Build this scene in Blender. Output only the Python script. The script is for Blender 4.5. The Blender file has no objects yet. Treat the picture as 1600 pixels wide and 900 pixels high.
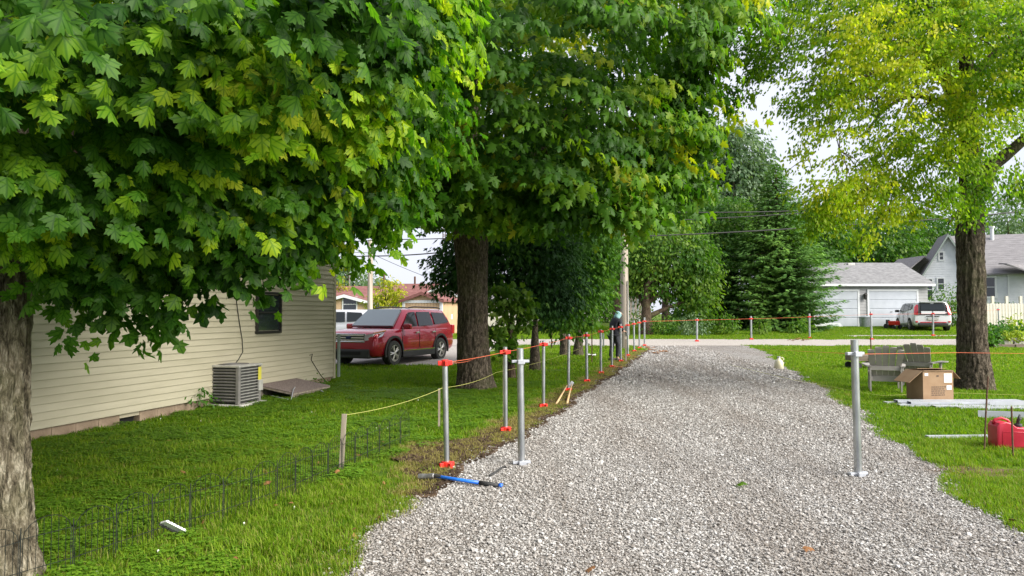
import bpy, bmesh, math, random
import numpy as np
from mathutils import Vector, Matrix, noise
random.seed(7); rng = np.random.default_rng(7)
R = math.radians
SC = bpy.context.scene
COL = SC.collection

# ---------------------------------------------------------------- camera
F, HOR, CAMH = 1100.0, 490.0, 1.7          # focal length (in 1600-wide units), horizon row, eye height
TH = math.atan((HOR - 450) / F)
cam = bpy.data.objects.new('camera', bpy.data.cameras.new('camera'))
COL.objects.link(cam); SC.camera = cam
cam.location = (0, 0, CAMH); cam.rotation_euler = (R(90) + TH, 0, 0)
cam.data.sensor_width = 36; cam.data.lens = 36 * F / 1600
cam.data.clip_start = 0.05; cam.data.clip_end = 3000
# ---------------------------------------------------------------- world and sun
SUN = Vector((0.80, -0.45, 0.66)).normalized()
w = bpy.data.worlds.new('World'); SC.world = w; w.use_nodes = True
nt = w.node_tree; nt.nodes.clear()
out = nt.nodes.new('ShaderNodeOutputWorld'); bg = nt.nodes.new('ShaderNodeBackground')
sky = nt.nodes.new('ShaderNodeTexSky'); sky.sky_type = 'NISHITA'; sky.sun_disc = False
sky.sun_elevation = math.asin(SUN.z); sky.sun_rotation = math.atan2(SUN.x, SUN.y)
sky.dust_density = 3.0; sky.air_density = 1.2
cl = nt.nodes.new('ShaderNodeTexNoise'); cl.inputs['Scale'].default_value = 1.6; cl.inputs['Detail'].default_value = 5
tc = nt.nodes.new('ShaderNodeTexCoord'); nt.links.new(tc.outputs['Generated'], cl.inputs['Vector'])
cr = nt.nodes.new('ShaderNodeValToRGB')
cr.color_ramp.elements[0].position = .3; cr.color_ramp.elements[0].color = (.74, .79, .95, 1)
cr.color_ramp.elements[1].position = .7; cr.color_ramp.elements[1].color = (.88, .89, .98, 1)
nt.links.new(cl.outputs[0], cr.inputs[0])
vm = nt.nodes.new('ShaderNodeVectorMath'); vm.operation = 'SCALE'; vm.inputs['Scale'].default_value = 6.2
nt.links.new(cr.outputs[0], vm.inputs[0])
mx = nt.nodes.new('ShaderNodeMixRGB'); mx.inputs[0].default_value = .88
nt.links.new(sky.outputs[0], mx.inputs[1]); nt.links.new(vm.outputs[0], mx.inputs[2])
nt.links.new(mx.outputs[0], bg.inputs[0]); bg.inputs[1].default_value = .1
nt.links.new(bg.outputs[0], out.inputs[0])
sl = bpy.data.lights.new('sun', 'SUN'); sl.energy = 5.0; sl.angle = R(50); sl.color = (1, .95, .86)
so = bpy.data.objects.new('sun', sl); COL.objects.link(so)
so.rotation_euler = SUN.to_track_quat('Z', 'Y').to_euler()
SC.view_settings.view_transform = 'Standard'; SC.view_settings.look = 'None'
SC.view_settings.exposure = 0.98; SC.view_settings.gamma = 1
SC.render.engine = 'CYCLES'
SC.cycles.use_denoising = True
SC.cycles.max_bounces = 8; SC.cycles.transmission_bounces = 6; SC.cycles.diffuse_bounces = 5

# ---------------------------------------------------------------- ground shape and picture-to-place helpers
_KY = np.arange(-20, 400, 1.0)
_KZ = np.where(_KY < 12, 0, np.where(_KY < 44, .00085 * (np.minimum(_KY, 44) - 12) ** 2, .87 + .08 * np.clip((_KY - 44) / 16, 0, 1)))
def gz(y): return float(np.interp(y, _KY, _KZ))
def ray(px, py):
    u, v = (px - 800) / F, (450 - py) / F
    return Vector((u, math.cos(TH) - v * math.sin(TH), math.sin(TH) + v * math.cos(TH)))
def P(px, py, Y):
    d = ray(px, py); return Vector((0, 0, CAMH)) + d * (Y / d.y)
def G(px, py):
    d = ray(px, py); lo, hi = .5, 300.0
    for _ in range(60):
        m = (lo + hi) / 2
        if CAMH + d.z / d.y * m > gz(m): lo = m
        else: hi = m
    q = P(px, py, lo); q.z = gz(lo); return q
def ground(x, y): return Vector((x, y, gz(y)))
def proj(p):                                   # place -> picture column and row (numpy, n x 3)
    p = np.atleast_2d(p); z = p[:, 2] - CAMH
    f = p[:, 1] * math.cos(TH) + z * math.sin(TH); v = -p[:, 1] * math.sin(TH) + z * math.cos(TH)
    f2 = np.where(f > .05, f, .05)
    return 800 + F * p[:, 0] / f2, 450 - F * v / f2, f

# ---------------------------------------------------------------- materials
def mat(name, col=(.5, .5, .5), rough=.7, metal=0, noise_scale=None, col2=None, bump=0, bump_scale=None, spec=.5,
        stretch=None, detail=4, coat=0, transm=0, alpha=None, ramp=(.35, .65)):
    m = bpy.data.materials.new(name); m.use_nodes = True
    n = m.node_tree; b = n.nodes['Principled BSDF']
    b.inputs['Base Color'].default_value = (*col, 1); b.inputs['Roughness'].default_value = rough
    b.inputs['Metallic'].default_value = metal; b.inputs['Specular IOR Level'].default_value = spec
    b.inputs['Coat Weight'].default_value = coat; b.inputs['Transmission Weight'].default_value = transm
    if noise_scale:
        t = n.nodes.new('ShaderNodeTexCoord'); mp = n.nodes.new('ShaderNodeMapping')
        if stretch: mp.inputs['Scale'].default_value = stretch
        n.links.new(t.outputs['Object'], mp.inputs[0])
        a = n.nodes.new('ShaderNodeTexNoise'); a.inputs['Scale'].default_value = noise_scale; a.inputs['Detail'].default_value = detail
        n.links.new(mp.outputs[0], a.inputs['Vector'])
        r = n.nodes.new('ShaderNodeValToRGB')
        r.color_ramp.elements[0].position = ramp[0]; r.color_ramp.elements[1].position = ramp[1]
        r.color_ramp.elements[0].color = (*col, 1); r.color_ramp.elements[1].color = (*(col2 or col), 1)
        n.links.new(a.outputs[0], r.inputs[0]); n.links.new(r.outputs[0], b.inputs['Base Color'])
        if bump:
            a2 = a
            if bump_scale:
                a2 = n.nodes.new('ShaderNodeTexNoise'); a2.inputs['Scale'].default_value = bump_scale; a2.inputs['Detail'].default_value = 5
                n.links.new(mp.outputs[0], a2.inputs['Vector'])
            bp = n.nodes.new('ShaderNodeBump'); bp.inputs['Strength'].default_value = 1; bp.inputs['Distance'].default_value = bump
            n.links.new(a2.outputs[0], bp.inputs['Height']); n.links.new(bp.outputs[0], b.inputs['Normal'])
    return m

def leaf_mat(name, ramp, trans=.45, rough=.45, veins=False, tr_boost=(1.3, 1.5, .5), stray=.15):
    """leaf colours picked by the per-leaf attribute 'tint' (0..1); light passes through the blade."""
    m = bpy.data.materials.new(name); m.use_nodes = True
    n = m.node_tree; n.nodes.clear(); L = n.links.new
    o = n.nodes.new('ShaderNodeOutputMaterial'); pr = n.nodes.new('ShaderNodeBsdfPrincipled'); tr = n.nodes.new('ShaderNodeBsdfTranslucent')
    ms = n.nodes.new('ShaderNodeMixShader'); ms.inputs[0].default_value = trans
    at = n.nodes.new('ShaderNodeAttribute'); at.attribute_name = 'tint'
    r = n.nodes.new('ShaderNodeValToRGB'); e = r.color_ramp.elements
    e[0].position, e[0].color = ramp[0][0], (*ramp[0][1], 1); e[1].position, e[1].color = ramp[-1][0], (*ramp[-1][1], 1)
    for p_, c_ in ramp[1:-1]:
        x = e.new(p_); x.color = (*c_, 1)
    L(at.outputs['Fac'], r.inputs[0]); c = r.outputs[0]
    if veins:
        lc = n.nodes.new('ShaderNodeAttribute'); lc.attribute_name = 'blade'
        sx = n.nodes.new('ShaderNodeSeparateXYZ'); L(lc.outputs['Vector'], sx.inputs[0])
        def M(op, a, b_=None):
            q = n.nodes.new('ShaderNodeMath'); q.operation = op
            for i, v in enumerate((a, b_)):
                if v is None: continue
                if isinstance(v, (int, float)): q.inputs[i].default_value = v
                else: L(v, q.inputs[i])
            return q.outputs[0]
        ax = M('ABSOLUTE', sx.outputs[0]); y = sx.outputs[1]
        d1 = ax
        d2 = M('ABSOLUTE', M('SUBTRACT', y, M('ADD', M('MULTIPLY', ax, .85), .02)))
        d3 = M('ABSOLUTE', M('SUBTRACT', y, M('ADD', M('MULTIPLY', ax, .85), .36)))
        dm = M('MINIMUM', d1, M('MINIMUM', d2, d3))
        vr = n.nodes.new('ShaderNodeMapRange'); L(dm, vr.inputs[0]); vr.inputs[1].default_value = .015; vr.inputs[2].default_value = .07
        vr.inputs[3].default_value = .45; vr.inputs[4].default_value = 1
        mu = n.nodes.new('ShaderNodeMixRGB'); mu.blend_type = 'MULTIPLY'; mu.inputs[0].default_value = 1
        L(c, mu.inputs[1]); cx = n.nodes.new('ShaderNodeCombineXYZ')
        L(vr.outputs[0], cx.inputs[0]); cx.inputs[1].default_value = 1; L(vr.outputs[0], cx.inputs[2])
        vy = M('ADD', M('MULTIPLY', vr.outputs[0], .7), .3); L(vy, cx.inputs[1])
        L(cx.outputs[0], mu.inputs[2]); c = mu.outputs[0]
    L(c, pr.inputs['Base Color']); pr.inputs['Roughness'].default_value = rough; pr.inputs['Specular IOR Level'].default_value = .18
    tm = n.nodes.new('ShaderNodeMixRGB'); tm.blend_type = 'MULTIPLY'; tm.inputs[0].default_value = 1; tm.inputs[2].default_value = (*tr_boost, 1)
    L(c, tm.inputs[1]); L(tm.outputs[0], tr.inputs[0])
    L(pr.outputs[0], ms.inputs[1]); L(tr.outputs[0], ms.inputs[2]); L(ms.outputs[0], o.inputs[0])
    return m

def bark_mat(name, c1, c2, c3, scale=9, bump=.03):
    m = bpy.data.materials.new(name); m.use_nodes = True; n = m.node_tree; b = n.nodes['Principled BSDF']; L = n.links.new
    t = n.nodes.new('ShaderNodeTexCoord'); mp = n.nodes.new('ShaderNodeMapping'); mp.inputs['Scale'].default_value = (1, 1, .38)
    L(t.outputs['Object'], mp.inputs[0])
    a = n.nodes.new('ShaderNodeTexNoise'); a.inputs['Scale'].default_value = scale; a.inputs['Detail'].default_value = 7; a.inputs['Roughness'].default_value = .7
    a.inputs['Distortion'].default_value = .6
    v = n.nodes.new('ShaderNodeTexVoronoi'); v.feature = 'DISTANCE_TO_EDGE'; v.inputs['Scale'].default_value = scale * 2.2
    L(mp.outputs[0], a.inputs['Vector']); L(mp.outputs[0], v.inputs['Vector'])
    r = n.nodes.new('ShaderNodeValToRGB'); e = r.color_ramp.elements
    e[0].position, e[0].color = .36, (*c1, 1); e[1].position, e[1].color = .66, (*c3, 1); x = e.new(.5); x.color = (*c2, 1)
    L(a.outputs[0], r.inputs[0])
    s = n.nodes.new('ShaderNodeTexNoise'); s.inputs['Scale'].default_value = 2.2; s.inputs['Detail'].default_value = 4
    L(t.outputs['Object'], s.inputs['Vector'])
    mr = n.nodes.new('ShaderNodeMapRange'); mr.inputs[1].default_value = .5; mr.inputs[2].default_value = .75; L(s.outputs[0], mr.inputs[0])
    mo = n.nodes.new('ShaderNodeMixRGB'); mo.inputs[2].default_value = (.10, .12, .04, 1); L(r.outputs[0], mo.inputs[1])
    mm = n.nodes.new('ShaderNodeMath'); mm.operation = 'MULTIPLY'; mm.inputs[1].default_value = .45; L(mr.outputs[0], mm.inputs[0]); L(mm.outputs[0], mo.inputs[0])
    L(mo.outputs[0], b.inputs['Base Color']); b.inputs['Roughness'].default_value = .95; b.inputs['Specular IOR Level'].default_value = .2
    ad = n.nodes.new('ShaderNodeMath'); ad.operation = 'ADD'; L(a.outputs[0], ad.inputs[0]); L(v.outputs[0], ad.inputs[1])
    bp = n.nodes.new('ShaderNodeBump'); bp.inputs['Strength'].default_value = 1; bp.inputs['Distance'].default_value = bump
    L(ad.outputs[0], bp.inputs['Height']); L(bp.outputs[0], b.inputs['Normal'])
    return m

M = {}
M['bark_grey'] = bark_mat('bark grey', (.04, .032, .022), (.17, .145, .10), (.40, .36, .28), 20, .035)
M['bark_brown'] = bark_mat('bark brown', (.022, .018, .013), (.085, .068, .05), (.22, .18, .14), 26, .035)
M['bark_dark'] = bark_mat('bark dark', (.02, .014, .01), (.07, .048, .032), (.17, .125, .09), 22, .02)
M['maple_near'] = leaf_mat('maple leaf near', [(0, (.022, .07, .010)), (.4, (.06, .155, .012)), (.7, (.17, .31, .014)), (.93, (.36, .48, .02)), (1, (.42, .46, .03))], .52, veins=True)
M['maple_mid'] = leaf_mat('maple leaf mid', [(0, (.03, .09, .010)), (.45, (.08, .19, .012)), (.75, (.20, .31, .016)), (1, (.42, .42, .02))], .45)
M['pear_leaf'] = leaf_mat('pear leaf', [(0, (.04, .11, .010)), (.38, (.13, .25, .014)), (.72, (.28, .38, .016)), (1, (.48, .47, .03))], .55)
M['juniper'] = leaf_mat('juniper spray', [(0, (.014, .045, .014)), (.6, (.035, .10, .02)), (1, (.08, .19, .02))], .2, .7)
M['arbor'] = leaf_mat('arborvitae spray', [(0, (.035, .10, .012)), (.6, (.08, .20, .018)), (1, (.15, .28, .02))], .3, .6)
M['spruce'] = leaf_mat('spruce needles', [(0, (.05, .125, .035)), (.5, (.12, .24, .05)), (1, (.22, .36, .06))], .3, .7)
M['bg_leaf'] = leaf_mat('tree leaf', [(0, (.03, .09, .014)), (.5, (.07, .16, .02)), (1, (.14, .23, .025))], .4)
M['bg_bright'] = leaf_mat('bright tree leaf', [(0, (.04, .11, .014)), (.5, (.085, .17, .02)), (1, (.16, .24, .03))], .45)
M['bg_grey_haze'] = leaf_mat('grey green and hazed leaf', [(0, (.07, .13, .06)), (.5, (.13, .20, .11)), (1, (.21, .28, .16))], .35)  # grey green foliage; distant trees get their haze painted in by this pale colour
M['yellow_leaf'] = leaf_mat('yellow leaf', [(0, (.12, .17, .01)), (.5, (.28, .30, .015)), (1, (.45, .42, .03))], .45)
M['hosta'] = leaf_mat('broad leaf', [(0, (.03, .11, .014)), (1, (.09, .2, .025))], .35)
M['lime'] = leaf_mat('lime leaf', [(0, (.16, .24, .012)), (1, (.33, .4, .02))], .35)
M['purple_leaf'] = leaf_mat('purple leaf', [(0, (.05, .025, .03)), (1, (.10, .06, .05))], .3)
M['grass'] = leaf_mat('grass blade', [(0, (.06, .14, .006)), (.5, (.14, .25, .010)), (.85, (.22, .31, .018)), (1, (.28, .24, .09))], .45, .6)
M['clover'] = leaf_mat('clover leaf', [(0, (.08, .19, .012)), (1, (.17, .30, .022))], .35, .65)
M['dry_leaf'] = mat('dry leaf', (.22, .10, .035), .8)
M['flower'] = mat('white petal', (.75, .75, .68), .8)

def multi(n, *outs): pass
def ground_mat(name, ca, cb, cc, bump=.02):
    m = bpy.data.materials.new(name); m.use_nodes = True; n = m.node_tree; b = n.nodes['Principled BSDF']; L = n.links.new
    t = n.nodes.new('ShaderNodeTexCoord')
    a = n.nodes.new('ShaderNodeTexNoise'); a.inputs['Scale'].default_value = .6; a.inputs['Detail'].default_value = 6; L(t.outputs['Object'], a.inputs['Vector'])
    f = n.nodes.new('ShaderNodeTexNoise'); f.inputs['Scale'].default_value = 22; f.inputs['Detail'].default_value = 6; L(t.outputs['Object'], f.inputs['Vector'])
    r = n.nodes.new('ShaderNodeValToRGB'); e = r.color_ramp.elements; e[0].position = .35; e[1].position = .65; e[0].color = (*ca, 1); e[1].color = (*cb, 1)
    L(a.outputs[0], r.inputs[0])
    mr = n.nodes.new('ShaderNodeMapRange'); mr.inputs[1].default_value = .45; mr.inputs[2].default_value = .7; L(f.outputs[0], mr.inputs[0])
    mi = n.nodes.new('ShaderNodeMixRGB'); mi.inputs[2].default_value = (*cc, 1); L(mr.outputs[0], mi.inputs[0]); L(r.outputs[0], mi.inputs[1])
    L(mi.outputs[0], b.inputs['Base Color']); b.inputs['Roughness'].default_value = .95; b.inputs['Specular IOR Level'].default_value = .15
    bp = n.nodes.new('ShaderNodeBump'); bp.inputs['Distance'].default_value = bump; bp.inputs['Strength'].default_value = 1
    L(f.outputs[0], bp.inputs['Height']); L(bp.outputs[0], b.inputs['Normal'])
    return m
M['lawn'] = ground_mat('lawn soil and grass', (.06, .115, .010), (.11, .17, .014), (.05, .075, .014), .03)
M['dirt'] = ground_mat('bare dirt', (.05, .031, .02), (.10, .066, .042), (.14, .10, .065), .03)

def gravel_mat(name, stones):
    m = bpy.data.materials.new(name); m.use_nodes = True; n = m.node_tree; b = n.nodes['Principled BSDF']; L = n.links.new
    t = n.nodes.new('ShaderNodeTexCoord')
    r = n.nodes.new('ShaderNodeValToRGB'); e = r.color_ramp.elements
    cols = [(0, (.12, .108, .097)), (.18, (.215, .20, .185)), (.45, (.315, .30, .284)), (.7, (.375, .362, .348)), (.88, (.43, .42, .41)), (1, (.53, .525, .515))]
    e[0].position, e[0].color = cols[0][0], (*cols[0][1], 1); e[1].position, e[1].color = 1, (*cols[-1][1], 1)
    for p_, c_ in cols[1:-1]: e.new(p_).color = (*c_, 1)
    b.inputs['Roughness'].default_value = .9; b.inputs['Specular IOR Level'].default_value = .25
    if stones:
        oi = n.nodes.new('ShaderNodeObjectInfo'); f = n.nodes.new('ShaderNodeTexNoise'); f.inputs['Scale'].default_value = 60
        L(t.outputs['Object'], f.inputs['Vector'])
        ad = n.nodes.new('ShaderNodeMath'); ad.operation = 'MULTIPLY_ADD'; ad.inputs[1].default_value = .25; L(f.outputs[0], ad.inputs[0])
        sb = n.nodes.new('ShaderNodeMath'); sb.operation = 'SUBTRACT'; sb.inputs[1].default_value = .12; L(oi.outputs['Random'], sb.inputs[0])
        L(sb.outputs[0], ad.inputs[2]); L(ad.outputs[0], r.inputs[0]); c = r.outputs[0]
    else:
        v = n.nodes.new('ShaderNodeTexVoronoi'); v.inputs['Scale'].default_value = 34; L(t.outputs['Object'], v.inputs['Vector'])
        v2 = n.nodes.new('ShaderNodeTexVoronoi'); v2.feature = 'DISTANCE_TO_EDGE'; v2.inputs['Scale'].default_value = 34; L(t.outputs['Object'], v2.inputs['Vector'])
        sp = n.nodes.new('ShaderNodeSeparateColor'); L(v.outputs['Color'], sp.inputs[0]); L(sp.outputs[0], r.inputs[0])
        mr = n.nodes.new('ShaderNodeMapRange'); mr.inputs[1].default_value = 0; mr.inputs[2].default_value = .14; L(v2.outputs[0], mr.inputs[0])
        mi = n.nodes.new('ShaderNodeMixRGB'); mi.inputs[1].default_value = (.10, .085, .07, 1); L(mr.outputs[0], mi.inputs[0]); L(r.outputs[0], mi.inputs[2]); c = mi.outputs[0]
        bp = n.nodes.new('ShaderNodeBump'); bp.inputs['Distance'].default_value = .015; bp.inputs['Strength'].default_value = 1
        L(mr.outputs[0], bp.inputs['Height']); L(bp.outputs[0], b.inputs['Normal'])
        # worn, dustier stretches
    a = n.nodes.new('ShaderNodeTexNoise'); a.inputs['Scale'].default_value = 1.0; a.inputs['Detail'].default_value = 5
    g = n.nodes.new('ShaderNodeNewGeometry'); mpt = n.nodes.new('ShaderNodeMapping'); mpt.inputs['Scale'].default_value = (1.15, .2, 1)
    mpt.inputs['Rotation'].default_value = (0, 0, R(14)); L(g.outputs['Position'], mpt.inputs[0]); L(mpt.outputs[0], a.inputs['Vector'])
    mr2 = n.nodes.new('ShaderNodeMapRange'); mr2.inputs[1].default_value = .42; mr2.inputs[2].default_value = .66; mr2.inputs[4].default_value = .42; L(a.outputs[0], mr2.inputs[0])
    m2 = n.nodes.new('ShaderNodeMixRGB'); m2.inputs[2].default_value = (.18, .15, .125, 1); L(mr2.outputs[0], m2.inputs[0]); L(c, m2.inputs[1])
    L(m2.outputs[0], b.inputs['Base Color'])
    return m
M['gravel'] = gravel_mat('gravel bed', False); M['stone'] = gravel_mat('gravel stone', True)
M['lane'] = mat('dusty pale gravel', (.24, .215, .19), .95, noise_scale=18, col2=(.38, .35, .32), bump=.01, bump_scale=40)

M['siding'] = mat('cream vinyl siding', (.39, .36, .26), .55, noise_scale=1.6, col2=(.47, .435, .325), bump=.0006, bump_scale=60, stretch=(1, .4, 3))
M['cream_trim'] = mat('cream trim', (.5, .45, .33), .5, noise_scale=6, col2=(.42, .38, .28))
M['foundation'] = mat('old concrete block', (.20, .145, .10), .95, noise_scale=3, col2=(.33, .25, .18), bump=.012, bump_scale=14)
M['dark'] = mat('dark opening', (.008, .008, .008), .9)
M['black_frame'] = mat('black window frame', (.02, .018, .016), .45)
M['glass'] = mat('window glass', (.02, .025, .03), .05, spec=.8)
M['shingle'] = mat('grey shingles', (.13, .13, .135), .95, noise_scale=4, col2=(.22, .22, .225), bump=.01, bump_scale=25, stretch=(1, 1, 5))
M['shingle_brown'] = mat('purple grey shingles', (.14, .135, .14), .95, noise_scale=5, col2=(.23, .22, .228), bump=.01, bump_scale=25, stretch=(.4, 2, 6))
M['red_roof'] = mat('red brown shingles', (.15, .055, .05), .95, noise_scale=3, col2=(.21, .09, .08), bump=.008, bump_scale=20)
M['steel'] = mat('galvanised steel', (.34, .36, .38), .38, .85, noise_scale=14, col2=(.50, .52, .54), stretch=(1, 1, .3))
M['red_plastic'] = mat('red plastic', (.75, .03, .02), .4, noise_scale=8, col2=(.62, .02, .015))
M['white_plastic'] = mat('white vinyl', (.42, .44, .48), .35, noise_scale=5, col2=(.35, .37, .41))
M['string_orange'] = mat('orange string', (.70, .14, .06), .7)
M['string_yellow'] = mat('yellow string', (.50, .50, .14), .7)
M['old_wood'] = mat('weathered wood', (.20, .17, .13), .9, noise_scale=12, col2=(.36, .31, .25), bump=.004, stretch=(1, 1, .08))
M['pole_wood'] = mat('utility pole wood', (.26, .22, .18), .9, noise_scale=9, col2=(.46, .40, .34), bump=.01, stretch=(1, 1, .05))
M['handle_wood'] = mat('handle wood', (.42, .27, .13), .6, noise_scale=10, col2=(.5, .36, .2), stretch=(1, 1, .1))
M['rust'] = mat('rusty iron', (.09, .045, .028), .85, .3, noise_scale=30, col2=(.16, .09, .06), bump=.002)
M['black_wire'] = mat('black coated wire', (.012, .015, .014), .5)
M['cable'] = mat('black cable', (.012, .012, .012), .6)
M['blue'] = mat('blue fibreglass', (.01, .11, .55), .35, noise_scale=9, col2=(.015, .16, .62))
M['grip'] = mat('black rubber', (.02, .02, .022), .7, noise_scale=30, col2=(.035, .035, .035))
M['iron'] = mat('grey forged steel', (.20, .20, .20), .5, .7, noise_scale=20, col2=(.34, .34, .34))
M['cardboard'] = mat('cardboard', (.25, .155, .085), .85, noise_scale=5, col2=(.29, .19, .11))
M['cardboard_in'] = mat('cardboard inside', (.42, .28, .17), .85)
M['paper'] = mat('white paper label', (.75, .75, .76), .7)
M['ink'] = mat('black ink', (.06, .04, .035), .8)
M['gas_red'] = mat('red polyethylene', (.42, .012, .035), .42, noise_scale=6, col2=(.50, .02, .05))
M['taupe'] = mat('taupe plastic', (.33, .305, .28), .5, noise_scale=8, col2=(.38, .35, .325), bump=.001, bump_scale=50)
M['ac_grey'] = mat('grey painted steel', (.15, .145, .14), .5, noise_scale=7, col2=(.21, .20, .19))
M['ac_dark'] = mat('condenser fins', (.035, .035, .035), .6, noise_scale=60, col2=(.07, .07, .065))
M['ac_top'] = mat('weathered aluminium', (.42, .41, .39), .4, .3, noise_scale=9, col2=(.55, .54, .51))
M['yellow_label'] = mat('yellow label', (.55, .50, .06), .6)
M['old_shingle'] = mat('shingle board', (.13, .095, .085), .95, noise_scale=40, col2=(.26, .21, .19), bump=.006)
M['white_wall'] = mat('white siding', (.50, .52, .56), .6, noise_scale=3, col2=(.56, .58, .62))
M['white_paint'] = mat('white paint', (.62, .64, .66), .5, noise_scale=3, col2=(.56, .58, .60))
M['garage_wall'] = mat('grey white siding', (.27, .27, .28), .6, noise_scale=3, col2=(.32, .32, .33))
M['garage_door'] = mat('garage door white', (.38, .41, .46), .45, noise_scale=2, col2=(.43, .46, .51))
M['tan_wall'] = mat('tan wall', (.42, .29, .17), .7, noise_scale=2, col2=(.48, .34, .21))
M['pink_wall'] = mat('pale pink wall', (.58, .48, .42), .7, noise_scale=2, col2=(.64, .54, .48))
M['brick_wall'] = mat('pinkish brick wall', (.42, .33, .29), .8, noise_scale=30, col2=(.52, .44, .40))
M['green_trim'] = mat('grey green trim', (.25, .30, .27), .6)
M['picket'] = mat('cream picket paint', (.52, .49, .41), .6, noise_scale=4, col2=(.60, .57, .49))
M['tyre'] = mat('tyre rubber', (.018, .018, .018), .8, noise_scale=20, col2=(.03, .03, .028))
M['alloy'] = mat('alloy wheel', (.62, .60, .56), .3, .7)
M['chrome'] = mat('chrome', (.75, .75, .76), .15, 1)
M['car_red'] = mat('metallic red paint', (.33, .005, .022), .25, .3, noise_scale=1.5, col2=(.37, .008, .03), coat=1)
M['car_white'] = mat('white car paint', (.66, .67, .69), .3, noise_scale=1.2, col2=(.63, .64, .66), coat=.8)
M['car_silver'] = mat('silver paint', (.55, .56, .58), .35, .3, coat=.6)
M['car_black'] = mat('black car plastic', (.018, .018, .02), .55, noise_scale=20, col2=(.03, .03, .03))
M['car_glass'] = mat('car glass', (.012, .016, .018), .05, spec=.45)
M['windshield'] = mat('windscreen glass', (.07, .10, .105), .03, spec=1.0, coat=.9)  # pale blue base colour stands in for sky reflected in the glass
M['tail_red'] = mat('tail lamp', (.45, .01, .02), .2, coat=1)
M['amber'] = mat('amber lamp', (.55, .2, .03), .2, coat=1)
M['lamp_clear'] = mat('clear lamp', (.45, .46, .48), .1, .4, coat=1)
M['emblem'] = mat('dark blue emblem', (.01, .03, .12), .3)
M['skin'] = mat('skin', (.45, .27, .19), .6)
M['jacket'] = mat('black navy jacket', (.012, .013, .022), .85, noise_scale=14, col2=(.022, .024, .034), bump=.004)
M['trousers'] = mat('dark trousers', (.016, .018, .026), .85, noise_scale=14, col2=(.03, .032, .042), bump=.004)
M['hood'] = mat('pale teal cloth', (.22, .42, .44), .85, noise_scale=10, col2=(.30, .50, .52), bump=.004)
M['grey_shirt'] = mat('grey cloth', (.42, .44, .46), .85)
M['shoe'] = mat('dark shoes', (.03, .02, .016), .7)
M['jug'] = mat('yellowish plastic jug', (.62, .58, .40), .35, noise_scale=6, col2=(.68, .64, .48))
M['bin'] = mat('grey metal bin', (.30, .33, .36), .4, .6, noise_scale=8, col2=(.42, .45, .48))
M['wood_edge'] = mat('dark bed timber', (.12, .09, .07), .9, noise_scale=12, col2=(.2, .16, .13), stretch=(.1, 1, 1))
M['concrete'] = mat('pale concrete', (.48, .46, .43), .9, noise_scale=6, col2=(.56, .54, .51))
M['clay'] = mat('grey planter', (.42, .40, .36), .8, noise_scale=6, col2=(.5, .48, .44))

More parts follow.
